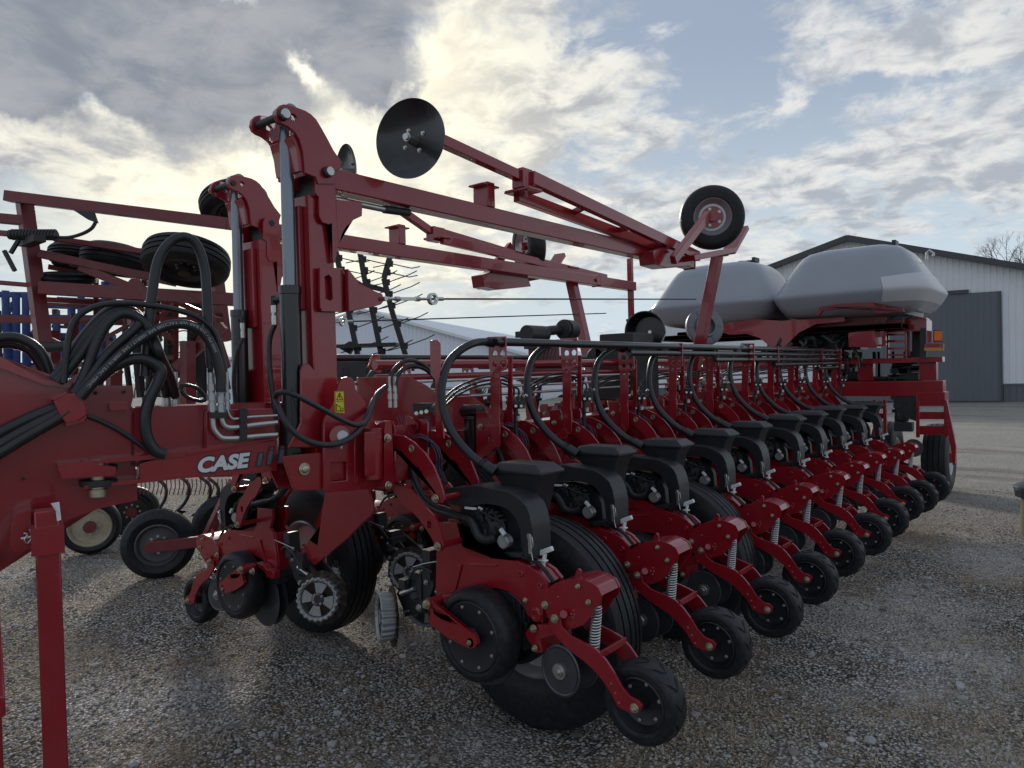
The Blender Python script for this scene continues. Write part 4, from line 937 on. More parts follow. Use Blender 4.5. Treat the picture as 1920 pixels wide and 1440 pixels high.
# cylinder
ct = M5(822, 180, -3.0); cm = PX(535, 540, -3.0); cbm = PX(552, 878, -3.0)
ax_ = (cbm - ct).normalized(); cm = ct + ax_ * (cm - ct).length
m = MB(); m.cyl(ct - ax_ * .03, cm, .031, 24); m.cyl(ct + XV * .05, ct - XV * .05, .04, 16)
mb_(m, 'cylinder_rod', mat('rod_steel', (.20, .23, .26), .28, metal=.8, vary=.1))
m = MB(); m.cyl(cm, cbm, .050, 32); m.cyl(cm - ax_ * .012, cm + ax_ * .03, .053, 32); m.cyl(cm + ax_ * .05 - XV * .0, cm + ax_ * .05 - XV * .085 - YV * .03, .018, 12)
mb_(m, 'cylinder_barrel', BLKP, .003)
m = MB(); f_ = cm + ax_ * .05 - XV * .09 - YV * .03
m.cyl(f_ + ZV * .02, f_ - ZV * .025, .016, 8); m.cur = 1; m.cyl(f_ - ZV * .025, f_ - ZV * .06, .015, 6); m.cyl(f_ - ZV * .06, f_ - ZV * .075, .012, 10); m.cyl(f_ - ZV * .075, f_ - ZV * .12, .0135, 6)
m.cur = 0; h = [f_ - ZV * .12, PX(505, 640, -3.08), PX(506, 700, -3.06), PX(512, 745, -3.05), PX(517, 790, -3.05), PX(519, 818, -3.05)]; m.tube(h, .0125, 10)
m.cur = 1; m.cyl(h[-1], h[-1] - ZV * .05, .014, 8); m.cyl(h[-1] - ZV * .05, h[-1] - ZV * .09, .011, 8)
mb_(m, 'cylinder_hose', [HOSE, STEEL])
# lug that holds the marker cable
m = MB(); slot_ = [M6(x, y) for x, y in ((1115, 155), (1145, 140), (1170, 165), (1178, 320), (1160, 335), (1120, 320))]
m.plate([M6(x, y) for x, y in ((1080, 85), (1250, 90), (1250, 420), (1095, 415), (1082, 380))], XV * -.016, [slot_])
m.plate([M6(x, y) + XV * -.012 for x, y in ((1250, 95), (1262, 98), (1335, 190), (1500, 260), (1560, 285), (1575, 330), (1550, 362), (1500, 378), (1345, 410), (1270, 422), (1250, 420))], XV * -.014)
m.plate([M6(x, y) + XV * .03 for x, y in ((1262, 100), (1335, 190), (1340, 400), (1270, 420))], XV * -.03)
mb_(m, 'cable_lug', RED, .003)
# ---- marker arm, folded back along the wing
def arm_at(px, py, X, off=0): return PX(px, py, X)
zA = (M5(1190, 600).z + M5(1190, 715).z) / 2
zA = PX(680, 347, -2.91).z
m = MB(); m.beam((-2.965, 2.24, zA), (-2.965, 6.30, zA), .105, .105); pbm = m.build
mb_(m, 'marker_arm', RED, .006, seg=3)
m = MB(); m.cyl((-2.965, 2.28, zA - .085), (-2.965, 2.62, zA - .085), .017, 12); m.cur = 1; m.cyl((-2.965, 2.60, zA - .085), (-2.965, 2.78, zA - .075), .022, 12)
mb_(m, 'tilt_cylinder', [STEEL, DARK], .001)
m = MB(); m.beam((-2.965, 3.42, zA + .05), (-2.965, 3.42, PX(985, 352, -2.84).z), .07, .12, up=(1, 0, 0)); m.box((-2.965, 3.42, PX(985, 352, -2.84).z - .02), (.12, .16, .012)); mb_(m, 'arm_rest', RED, .004)
# outer arm folded back over the first
s1a = PX(985, 336, -2.80); s1b = PX(1300, 482, -2.86)
m = MB(); m.beam(s1a + XV * .045, s1b + XV * .045, .05, .085, up=(0, 0, 1)); m.beam(s1a - XV * .075 - ZV * .09, s1b - XV * .075 - ZV * .0, .05, .075); 
for t in (.25, .5, .75):
    p = s1a.lerp(s1b, t); m.beam(p + XV * .045 - ZV * .02, p - XV * .075 - ZV * .07 * (1 - t), .03, .04)
m.box(s1a - XV * .02 - ZV * .075, (.2, .14, .02))
mb_(m, 'outer_marker_arm', RED, .004)
dc = PX(769, 260, -2.78); s2 = PX(823, 262, -2.80)
m = MB(); m.beam(s2 + (s2 - s1a).normalized() * .05, s1a + (s1a - s2).normalized() * .10, .055, .06); m.box(s1a - (s1a - s2).normalized() * .03 - ZV * .01, (.09, .10, .12)); m.beam(s2 - ZV * .02 + YV * .03, dc + YV * .12 - ZV * .01 - XV * .02, .04, .04)
m.cyl(s1a + XV * .04 - (s1a - s2).normalized() * .05, s1a + XV * .04 - (s1a - s2).normalized() * .05 - ZV * .14, .009, 8)
mb_(m, 'disc_arm', RED, .003)
dax = Vector((.30, -1, -.04)).normalized()
m = MB(); R = .205
m.lathe(dc, dax, [(-.045 + .045 * (i / 8) ** 2 * 1.0, max(.004, R * (1 - i / 8.0))) for i in range(8)][::-1] if False else [(.0, R), (.004, R), (-.018, R * .8), (-.034, R * .55), (-.043, R * .3), (-.046, .02), (-.052, .02), (-.050, R * .3), (-.040, R * .55), (-.024, R * .8)], 56, close=True)
m.cyl(dc - dax * .049, dc - dax * .045, .03, 24)
m.cur = 1; e1 = dax.cross(ZV).normalized(); e2 = dax.cross(e1)
m.cyl(dc - dax * .046, dc + dax * .035, .028, 18, .022); m.cyl(dc + dax * .035, dc + dax * .05, .016, 12)
for i in range(4): a = i * 1.57 + .5; m.bolt(dc - dax * .043 + (e1 * math.cos(a) + e2 * math.sin(a)) * .062, dax, .0085, .012)
mb_(m, 'marker_disc', [BLKP, STEEL])
# gauge wheel of the marker at the fold
mwc = PX(1335, 408, -2.72)
wx_ = Vector((.55, -1, -.1)).normalized()
m = MB(); m.lathe(mwc, wx_, tyre_prof(.285, .17, .165, .06), 60, close=True); mb_(m, 'marker_tyre', RUB)
m = MB(); m.lathe(mwc, -wx_, [(-.075, .170), (-.080, .163), (-.05, .145), (-.02, .12), (-.02, .03), (.03, .03), (.04, .15), (.075, .163)], 40, close=True)
m.cur = 1; m.cyl(mwc + wx_ * .022, mwc + wx_ * .035, .098, 24); m.cyl(mwc + wx_ * .03, mwc + wx_ * .09, .04, 16)
m.cur = 2; e1 = wx_.cross(ZV).normalized(); e2 = wx_.cross(e1)
for i in range(5): a = i * 1.2566; m.bolt(mwc + wx_ * .036 + (e1 * math.cos(a) + e2 * math.sin(a)) * .075, wx_, .010, .014)
mb_(m, 'marker_wheel_rim', [SILV, RED, STEEL])
m = MB(); fk0 = PX(1262, 488, -2.72); m.beam(fk0, PX(1328, 402, -2.66), .05, .075, up=YV); m.plate([PX(x, y, -2.80) for x, y in ((1225, 470), (1248, 462), (1290, 468), (1298, 498), (1250, 502), (1228, 495))], XV * -.14); m.cyl(PX(1252, 472, -2.78), PX(1252, 472, -2.82), .012, 8); mb_(m, 'wheel_fork', RED, .004)
m = MB(); a = PX(1290, 485, -2.75); b = PX(1368, 470, -2.70); c_ = PX(1392, 428, -2.68); m.beam(a, b, .13, .05); m.beam(b - (c_ - b) * .1, c_, .13, .045); mb_(m, 'wheel_bracket', RED, .004)
m = MB(); e_ = Vector((-2.965, 6.3, zA)); m.box(e_ + YV * .012, (.115, .025, .12)); m.cyl(e_ + XV * .07 - YV * .08, e_ - XV * .07 - YV * .08, .02, 10); mb_(m, 'end_cap', RED, .003)
# rest leg for the folded marker
lt = PX(1345, 480, -2.88); lb = Vector((-3.22, lt.y, ZT + .09))
m = MB(); m.beam(lt, lb, .09, .10, up=YV); m.box(lt + Vector((0, 0, .01)), (.16, .18, .02)); mb_(m, 'marker_rest', RED, .005)
# cable with its turnbuckle
ca = M6(1548, 322, -2.915); ce = PX(1305, 561, -2.98)
cd_ = (ce - ca).normalized()
m = MB(); t = lambda k: ca + cd_ * k
m.cyl(t(.24 + .2), ce, .0055, 8)
m.cur = 1; m.cyl(ca - XV * .03, ca + XV * .03, .012, 10); m.cyl(t(-.01), t(.05), .012, 10); m.cyl(t(.05), t(.10), .008, 8); m.beam(t(.09), t(.26), .020, .018); m.cyl(t(.09), t(.12), .014, 8); m.cyl(t(.24), t(.27), .014, 8); m.cyl(t(.27), t(.37), .008, 8)
m.lathe(t(.375), XV, [(-.012, .022), (-.012, .034), (.012, .034), (.012, .022)], 20, close=True); m.cyl(t(.375) - XV * .03, t(.375) + XV * .03, .008, 8); m.cyl(t(.40), t(.46), .011, 8)
mb_(m, 'marker_cable', [DARK, STEEL])
# foot of the mast: hinge box and cylinder cradle
def rnd_poly(l): return l
m = MB(); m.plate([M7(x, y, -2.88) for x, y in ((800, 305), (1085, 272), (1100, 300), (1090, 555), (905, 562), (880, 540))], XV * -.016)
m.cur = 1; m.lathe(M7(960, 398, -2.88), XV, [(0, .030), (.008, .030), (.008, .018), (.018, .018), (.020, .010)], 24); m.cur = 0
mb_(m, 'cylinder_cradle', [RED, BOLTM], .003)
m = MB(); m.plate([M7(x, y, -3.08) for x, y in ((660, 300), (730, 290), (870, 415), (890, 550), (770, 545), (705, 400))], XV * -.016); mb_(m, 'cylinder_cradle', RED, .003)
box_o = [(1110, 60), (1110, 545), (1135, 575), (1500, 545), (1510, 500), (1560, 490), (1560, 80), (1500, 60), (1480, 20), (1440, -40), (1420, -100), (1350, -200), (1345, -250), (1320, -285), (1290, -295), (1250, -285), (1225, -240), (1180, -80), (1120, 20)]
m = MB(); sqh = [M7(x, y, -2.86) for x, y in ((1165, 352), (1282, 345), (1282, 482), (1165, 492))]
m.plate([M7(x, y, -2.86) for x, y in box_o], XV * -.02, [sqh])
m.box((-3.02, M7(1330, 300, -2.86).y, M7(1330, 300, -2.86).z), (.28, .25, .22))
m.plate([M7(x, y, -2.855) for x, y in ((1340, 90), (1372, 90), (1372, 520), (1340, 520))], XV * -.02)
mb_(m, 'hinge_box', RED, .004, seg=3)
m = MB(); hz0 = M7(1480, 90, -2.83); hz1 = M7(1480, 475, -2.83); m.cyl(hz0, hz1, .045, 24); m.plate([M7(x, y, -2.79) for x, y in ((1415, 120), (1530, 120), (1535, 440), (1420, 450))], XV * -.01); mb_(m, 'hinge_tube', RED, .003)
m = MB(); m.plate([M7(x, y, -2.80) for x, y in ((1575, 40), (1605, 32), (1620, 60), (1632, 300), (1640, 560), (1600, 570), (1560, 545), (1562, 100))], XV * -.26)
m.cur = 1; m.bolt(M7(1583, 165, -2.79), XV, .016, .02); m.bolt(M7(1590, 520, -2.79), XV, .016, .02); m.cur = 0
mb_(m, 'end_plate', [RED, BOLTM], .003)
m = MB(); m.cyl(M7(1230, 150, -2.80), M7(1230, 150, -2.88), .05, 24); m.cur = 1; m.cyl(M7(1250, 150, -2.77), M7(1250, 150, -2.81), .027, 24); m.cyl(M7(1240, 215, -2.82), M7(1240, 250, -2.82), .008, 8); mb_(m, 'hinge_pin', [RED, SILV], .003)
# copy for the other wing
mast2 = copy_tree(mast, planter); mast2.scale = (-1, 1, 1); mast2.location = Vector((2 * -3.62 + 3.02, 2.15 + .46, 1.2)) - PO
for ch in list(mast2.children):
    b_ = ch.name.split('.')[0]
    if b_ in ('marker_rest', 'marker_tyre', 'marker_wheel_rim', 'wheel_fork', 'wheel_bracket'): ch.location += Vector((0, -.85, 0 if b_ == 'marker_rest' else -.07))
    if b_ == 'disc_arm': bpy.data.objects.remove(ch); continue
    if b_ == 'marker_disc': w2_ = PX(648, 322, -4.46); ch.location += Vector((0, w2_.y - dc.y - .46, w2_.z - dc.z))
    if b_ == 'outer_marker_arm': ch.location += Vector((0, .38, .03))
    if b_ == 'marker_cable': ch.location += Vector((0, 0, -.02))
s2b = Vector((2 * -3.62 - s1a.x, s1a.y + .84, s1a.z - .01)); m = MB(); m.beam(w2_ + YV * .06 - ZV * .02, s2b, .055, .06); m.box(s2b, (.09, .14, .12)); pb(m, 'disc_arm', RED, .003)
m = MB(); m.beam((-4.275, 8.4, zA), (-4.275, 8.75, zA), .105, .105) if False else m.beam((-4.27, 6.7, zA - .0), (-4.27, 7.55, zA), .10, .10); m.box((-4.27, 7.50, zA - .10), (.06, .05, .85)); pb(m, 'marker_arm', RED, .004)
# yellow sticker with its black pictograms
st_o = [M6(x, y, -2.857) for x, y in ((1190, 1015), (1262, 1012), (1265, 1178), (1192, 1175))]
m = MB(); m.plate(st_o, XV * -.002); m.cur = 1
def SK(u, v): return st_o[0] + (st_o[1] - st_o[0]) * u + (st_o[3] - st_o[0]) * v + XV * .0012
def line2(mb, pts, w, f, n=XV):
    for a, b in zip(pts[:-1], pts[1:]): mb.beam(f(*a), f(*b), w, .001, up=n)
line2(m, [(.18, .40), (.5, .08), (.82, .40), (.18, .40)], .003, SK); line2(m, [(.5, .16), (.44, .26), (.56, .26), (.5, .36)], .003, SK)
line2(m, [(.08, .48), (.92, .48)], .002, SK); line2(m, [(.16, .60), (.16, .92), (.5, .92)], .003, SK); line2(m, [(.2, .62), (.5, .75), (.6, .72)], .0025, SK)
line2(m, [(.58, .80), (.82, .80), (.82, .92), (.58, .92), (.58, .80)], .0025, SK); line2(m, [(.62, .92), (.60, .98)], .003, SK); line2(m, [(.78, .92), (.8, .98)], .003, SK)
line2(m, [(.04, .02), (.96, .02), (.96, .98), (.04, .98), (.04, .02)], .0015, SK)
pb(m, 'warning_sticker', [YEL, INK])
# ------------------------------------------------------------------ draft arm with the maker's lettering, towards the tongue
tdir = Vector((-math.sin(R_(17)), -math.cos(R_(17)), 0)); tn = Vector((math.cos(R_(17)), -math.sin(R_(17)), 0)); tp = Vector((-2.97, 2.2, 0))
def T(px, py, off=0.0): return PP(px, py, tp + tn * off, tn)
def T3(x, y, off=0.0): return T(x / 4, 650 + y / 4, off)
m = MB(); m.plate([T3(x, y, -.06) for x, y in ((980, 460), (1500, 438), (1940, 425), (2150, 418), (2150, 900), (980, 900))], -tn * .22); pb(m, 'draft_tube', RED, .012, seg=4)
m = MB(); m.plate([T3(x, y, 0) for x, y in ((1545, 500), (1555, 480), (1590, 472), (2100, 462), (2100, 760), (1545, 760))], -tn * .05); pb(m, 'line_plate', RED, .004)
m = MB()
m.plate([T3(x, y, .03) for x, y in ((1050, 880), (1110, 860), (1400, 795), (1920, 722), (2080, 700), (2080, 930), (1920, 950), (1400, 985), (1110, 1000), (1050, 990))], -tn * .10)
m.plate([T3(x, y, .035) for x, y in ((620, 862), (1280, 800), (1400, 785), (1405, 815), (1380, 826), (620, 888))], -tn * .16)
m.plate([T3(x, y, .035) for x, y in ((630, 1045), (1270, 968), (1410, 950), (1415, 975), (1395, 985), (1000, 1030), (630, 1068))], -tn * .16)
m.plate([T3(x, y, .04) for x, y in ((1400, 785), (2080, 680), (2080, 695), (1400, 812))], -tn * .11)
pb(m, 'lettered_bar', RED, .004, seg=3)
m = MB(); m.cyl(T3(735, 840, -.02), T3(735, 1130, -.02), .028, 20); m.cyl(T3(735, 1065, -.02), T3(735, 1125, -.02), .036, 20); m.cyl(T3(735, 840, -.02), T3(735, 855, -.02), .036, 20)
pb(m, 'drawbar_pin', BOLTM, .002)
m = MB(); m.cyl(T3(740, 890, -.02), T3(740, 925, -.02), .070, 32); m.cyl(T3(740, 995, -.02), T3(740, 1040, -.02), .070, 32); pb(m, 'pin_spacer', DARK, .002)
# tongue
m = MB()
tq = [(-420, 560), (-200, 610), (-60, 655), (0, 690), (82, 722), (148, 724), (248, 723), (250, 745), (246, 760), (252, 772), (252, 860), (258, 938), (180, 955), (120, 978), (48, 1036), (0, 1072), (-60, 1110), (-420, 1120)]
m.plate([T(x, y, -.06) for x, y in tq], -tn * .34)
m.plate([T(x, y, -.02) for x, y in ((-420, 540), (-200, 595), (-60, 640), (0, 668), (40, 688), (82, 712), (150, 722), (150, 730), (82, 722), (0, 690), (-60, 662), (-200, 615), (-420, 565))], -tn * .42)
m.plate([T(x, y, .05) for x, y in ((108, 872), (160, 868), (218, 876), (216, 892), (115, 898))], -tn * .14)
m.plate([T(x, y, -.05) for x, y in ((112, 866), (115, 890), (118, 895), (150, 903), (110, 905))], -tn * .10) if False else None
m.plate([T(x, y, .00) for x, y in ((205, 756), (238, 753), (240, 768), (206, 770))], -tn * .08)
pb(m, 'tongue', RED, .010, seg=4)
m = MB()
for (x, y) in ((179, 737), (232, 735)): m.cyl(T(x, y, -.0575), T(x, y, -.052), .008, 10)
m.cyl(T(131, 765, .075), T(131, 765, .078), .006, 10); m.cyl(T(43, 858 + 40, -.05), T(43, 898, -.057), .007, 8)
pb(m, 'bolt_hole', INK)
m = MB(); lp = [(100, 752), (128, 738), (152, 737), (163, 778), (148, 788), (122, 793), (110, 775)]
m.plate([T(x, y, .08) for x, y in lp], -tn * .012); m.plate([T(x, y, .08) for x, y in ((100, 752), (128, 738), (122, 734), (92, 748))] , -tn * .14); m.plate([T(x, y, .07) for x, y in ((122, 793), (163, 778), (160, 790), (122, 801))], -tn * .13)
pb(m, 'hose_loop', RED, .003)
# jack stand on the tongue
js = PP(89, 1010, tp + tn * .16, tn)
jx = Vector((js.x, js.y, 0))
jr = (tdir * -1)
rotj = Matrix((jr, tn, ZV)).transposed()
m = MB(); ztp = T(88, 955, .16).z; m.box((js.x, js.y, (ztp + .02) / 2), (.082, .082, ztp - .02), rotj)
m.box((js.x, js.y, .012), (.26, .26, .02), rotj)
pb(m, 'jack_stand', [RED, INK], .006, seg=3)
m = MB(); m.plate([T(x, y, .10) for x, y in ((20, 1000), (22, 975), (35, 962), (58, 955), (58, 1030), (30, 1036), (18, 1030))], -tn * .16)
m.box((js.x, js.y, (T(88, 985, .16).z + T(88, 1035, .16).z) / 2), (.108, .112, T(88, 985, .16).z - T(88, 1035, .16).z), rotj)
pb(m, 'jack_sleeve', RED, .006, seg=3)
m = MB(); cpx = [(55, 992), (60, 1002), (58, 1012), (52, 1018), (46, 1012), (52, 1002), (44, 1000)]; m.tube([T(x, y, .17) for x, y in cpx], .0035, 6); m.cyl(T(40, 1010, .16), T(60, 1006, .17), .006, 8); pb(m, 'hitch_pin_clip', STEEL)
m = MB(); m.plate([T(x, y, .222) for x, y in ((95, 944), (111, 941), (115, 975), (107, 977), (103, 948))], -tn * .002); pb(m, 'paper_tag', WHT)
# far leg of the stand seen at the very edge of the photograph
m = MB(); m.box(tuple(PZ(-14, 1330, .6)), (.06, .06, 1.2), rotj); m.beam(PZ(-14, 1330, 1.15), T(-20, 1040, -.1), .05, .05); pb(m, 'side_prop', RED, .004)
# ------------------------------------------------------------------ lettering on the bar
def text_polys(body, size=1.0, offset=0.0):
    cu = bpy.data.curves.new('lettering', 'FONT'); cu.body = body; cu.size = size; cu.offset = offset; cu.resolution_u = 4
    o = bpy.data.objects.new('lettering', cu); C.objects.link(o); dg = bpy.context.evaluated_depsgraph_get(); me = bpy.data.meshes.new_from_object(o.evaluated_get(dg))
    vs = [v.co.copy() for v in me.vertices]; fs = [tuple(p.vertices) for p in me.polygons]
    bpy.data.objects.remove(o); bpy.data.curves.remove(cu); bpy.data.meshes.remove(me); return vs, fs
# corner points of the word on the bar: baseline left/right and cap height
L0 = T(368, 888, .0315); L1 = T(471, 876, .0315); Hh = T(372, 858, .0315)
Lx = (L1 - L0).normalized(); Lz = (Hh - L0); Lz = (Lz - Lx * Lz.dot(Lx)).normalized(); capH = (Hh - L0).dot(Lz); wordW = (L1 - L0).length
def put_word(mb, body, x0, wid, h, lift, off):
    vs, fs = text_polys(body, 1.0, off); xa = min(v.x for v in vs); xb = max(v.x for v in vs); ya = min(v.y for v in vs); yb = max(v.y for v in vs)
    sl = .25 * h
    mb.add([L0 + Lx * (x0 + (v.x - xa) / (xb - xa) * (wid - sl) + sl * (v.y - ya) / (yb - ya)) + Lz * ((v.y - ya) / (yb - ya) * h) + tn * lift for v in vs], fs)
# dark edging stands a little outside the pale letters
m = MB(); put_word(m, 'CASE', -.006, wordW + .014, capH + .014, .0008, .09); m.v = [v - Lz * .007 for v in m.v]
ltr = mat('lettering_edge', (.02, .02, .028), .5); pb(m, 'lettering_edge', ltr, smooth=0)
m = MB(); put_word(m, 'CASE', 0, wordW, capH, .0016, .048); pb(m, 'lettering', WTXT, smooth=0)
# emblem: slanted dark and red bars with dots, partly behind the mast foot
m = MB(); x0 = wordW + .018
def E(u, v): return L0 + Lx * (x0 + u + .25 * v) + Lz * v + tn * .0018
def bar(u0, u1, v0, v1): m.add([E(u0, v0), E(u1, v0), E(u1, v1), E(u0, v1)], [(0, 1, 2, 3)])
m.cur = 0; h_ = capH
bar(0, .030, 0, h_ * .92); bar(.045, .075, 0, h_ * 1.25); bar(.098, .128, 0, h_ * 1.25); bar(.075, .098, h_ * .38, h_ * .62); bar(.143, .170, 0, h_ * .92)
m.cur = 1; m.v_n = len(m.v)
def E(u, v): return L0 + Lx * (x0 + u + .25 * v) + Lz * v + tn * .0026
bar(.006, .024, h_ * .06, h_ * .86); bar(.051, .069, h_ * .06, h_ * .95); bar(.104, .122, h_ * .06, h_ * .95); bar(.149, .164, h_ * .06, h_ * .86); m.cur = 2; bar(.051, .069, h_ * 1.02, h_ * 1.18); bar(.104, .122, h_ * 1.02, h_ * 1.18)
pb(m, 'emblem', [ltr, mat('emblem_grey', (.10, .10, .12), .5), RED], smooth=0)
# ------------------------------------------------------------------ steel lines and fittings on the draft tube
def fitting(mb, p, d, r=.016, n=3):
    p = Vector(p); d = Vector(d).normalized()
    for (a, b, k, s_) in ((0, .035, 1.0, 6), (.035, .045, .75, 12), (.045, .075, 1.15, 6), (.075, .09, .8, 12), (.09, .12, 1.0, 6), (.12, .17, .8, 14)): mb.cyl(p + d * a, p + d * b, r * k, s_)
for (pts, r, top) in ((((398, 770), (399, 790), (402, 806), (415, 820), (432, 822), (450, 821), (480, 818), (520, 815)), .013, .20),
                      (((415, 775), (417, 790), (423, 799), (435, 802), (455, 800), (485, 796), (520, 792)), .012, .23),
                      (((427, 768), (430, 778), (437, 785), (448, 785), (470, 782), (520, 779)), .006, .16)):
    m = MB(); m.tube([T(x, y, .045) for x, y in pts], r, 12); m.cur = 1; fitting(m, T(*pts[0], .045), ZV, .019 if r > .01 else .012); pb(m, 'steel_pipe', [STEEL, SILV])
m = MB(); m.box(T(411, 779, .05), (.012, .012, .02)); m.plate([T(x, y, .065) for x, y in ((394, 773), (426, 773), (426, 784), (396, 785))], -tn * .03); m.plate([T(x, y, .065) for x, y in ((450, 765), (464, 765), (464, 792), (450, 793))], -tn * .03); m.plate([T(x, y, .065) for x, y in ((450, 795), (464, 795), (464, 826), (450, 827))], -tn * .03)
pb(m, 'pipe_clamp', DARK, .002)
for (x, y) in ((282, 745), (312, 742), (329, 745)):
    m = MB(); fitting(m, T(x, y + 18, -.35), ZV, .020); m.cyl(T(x, y + 18, -.35), T(x, y + 45, -.35), .013, 10); pb(m, 'hose_coupling', STEEL)
# hoses. each is one part
def hose(pts, r=.017, off=.0, name='hose', mt=HOSE, fn=None, sub=8):
    m = MB(); m.tube([ (T(p[0], p[1], p[2] if len(p) > 2 else off)) for p in pts], r, 12, sub=sub); return pb(m, name, mt)
hose([(-30, 640), (20, 632), (55, 643), (78, 664), (92, 695), (100, 730), (102, 750)], .021, -.1)
hose([(-30, 655), (10, 645), (50, 655), (72, 680), (85, 710), (88, 735)], .017, -.15)
hose([(104, 712), (130, 672), (160, 630), (195, 592), (225, 578), (255, 590), (275, 620), (283, 660), (283, 715, -.3), (282, 745, -.35)], .024, .0)
hose([(108, 716), (150, 665), (185, 615), (215, 590), (245, 590), (270, 610), (290, 650), (305, 700, -.2), (312, 740, -.35)], .022, .02)
hose([(140, 738), (160, 700), (178, 650), (200, 608), (230, 588), (262, 598), (285, 630), (300, 668), (318, 705, -.2), (328, 742, -.35)], .022, .04)
hose([(146, 742), (175, 700), (205, 660), (250, 620), (262, 605)], .020, .05)
hose([(272, 705), (276, 640), (284, 560), (296, 490), (318, 455), (345, 444), (368, 458), (383, 500), (388, 560), (390, 620), (396, 690)], .021, .02)
hose([(120, 718), (125, 660), (138, 605), (170, 578), (225, 568), (300, 575), (360, 590), (396, 615), (412, 650), (422, 700), (428, 730)], .013, .04)
hose([(178, 716), (210, 690), (245, 674), (275, 675), (300, 692), (296, 716), (280, 750), (272, 785), (276, 820), (292, 845), (310, 852)], .024, .06)
hose([(165, 780), (190, 790), (225, 808), (255, 828), (285, 848), (305, 852)], .011, .04)
hose([(338, 730), (345, 722), (370, 728), (385, 745), (378, 752), (352, 745), (340, 732)], .009, -.1)
for k, (dy, r) in enumerate(((0, .024), (22, .024), (38, .021))):
    hose([(130, 752 + dy * .5), (105, 765 + dy * .6), (60, 783 + dy * .8), (0, 812 + dy), (-60, 850 + dy), (-200, 930 + dy * .5), (-340, 960)], r, .02 + .02 * k)
# one hose carries its printed markings; white letters wrapped on its skin
tp_ = [(150, 745), (175, 716), (200, 690), (232, 660), (270, 632), (310, 612), (345, 608), (378, 622), (400, 655), (412, 700), (414, 735)]
Pt = spline([T(x, y, .085) for x, y in tp_], 16); rt = .0215
m = MB(); m.tube(Pt, rt, 16, smooth=False); pb(m, 'printed_hose', HOSE)
def wrap_text(body, Pt, r, s_start, h, name='hose_print', side=None, flip=True):
    vs, fs = text_polys(body, 1.0, .0); cum = [0]
    for a, b in zip(Pt[:-1], Pt[1:]): cum.append(cum[-1] + (b - a).length)
    ya = min(v.y for v in vs); yb = max(v.y for v in vs); out = []
    for v in vs:
        s_ = s_start + (-v.x if flip else v.x) * h * 1.25 / (yb - ya) * .95; s_ = max(0, min(cum[-1] - 1e-4, s_))
        i = max(k for k in range(len(cum) - 1) if cum[k] <= s_); f = (s_ - cum[i]) / max(1e-9, cum[i + 1] - cum[i]); p = Pt[i].lerp(Pt[i + 1], f); t = (Pt[i + 1] - Pt[i]).normalized()
        n0 = (CAM - p) if side is None else side; n0 = (n0 - t * n0.dot(t)).normalized(); b_ = t.cross(n0)
        if flip: b_ = -b_
        a = ((v.y - ya) / (yb - ya) - .5) * h / r * (-1); out.append(p + (n0 * math.cos(a) + b_ * math.sin(a) * (-1 if flip else 1) * (-1)) * (r + .0006))
    mm = MB(); mm.add(out, fs); return pb(mm, name, mat('faded_print', (.34, .35, .36), .6), smooth=0)
fixed_side = (tn + Vector((0, 0, .25))).normalized()
Ltot = sum((b - a).length for a, b in zip(Pt[:-1], Pt[1:]))
wrap_text('3000 PSI / 210 BAR WP TAC2200 SAE 100R17 / SAE 100R16 / EAC MSHC', Pt, rt, Ltot * .80, .0125, side=fixed_side)
# hose loop in front of the mast
def MX(px, py, X): return PX(px, py, X)
for (pts, r) in (([(519, 752, -2.82), (517, 741, -2.80), (530, 735, -2.76), (555, 742, -2.74), (600, 765, -2.74), (645, 789, -2.74), (668, 797, -2.76), (686, 790, -2.78), (697, 765, -2.84), (706, 740, -2.9), (725, 724, -2.95)], .012),
                 ([(517, 745, -2.82), (523, 768, -2.78), (545, 805, -2.74), (580, 828, -2.72), (620, 834, -2.72), (655, 822, -2.74), (680, 798, -2.78), (688, 780, -2.82), (700, 752, -2.88), (712, 738, -2.95)], .014),
                 ([(733, 728, -3.0), (733, 705, -3.0), (745, 686, -3.0), (765, 676, -3.0), (790, 682, -3.0), (810, 700, -3.0), (818, 720, -3.0)], .012),
                 ([(742, 728, -3.0), (743, 710, -3.0), (755, 693, -3.0), (775, 686, -3.0), (800, 694, -3.0), (818, 712, -3.0)], .012)):
    m = MB(); m.tube([MX(*p) for p in pts], r, 10, sub=8); pb(m, 'hydraulic_hose', HOSE)
for px in (732, 742):
    m = MB(); fitting(m, MX(px, 764, -3.0), ZV, .011); pb(m, 'hose_coupling', STEEL)
# gusset plates of the wing frame behind the hoses
for pts, X in ((((672, 708), (765, 705), (800, 722), (850, 765), (850, 800), (672, 800)), -3.30), (((845, 740), (880, 738), (930, 775), (960, 810), (845, 830)), -3.32), (((690, 690), (700, 665), (712, 665), (716, 700)), -3.6)):
    m = MB(); m.plate([PX(x, y, X) for x, y in pts], XV * -.02); pb(m, 'gusset_plate', RED, .003)
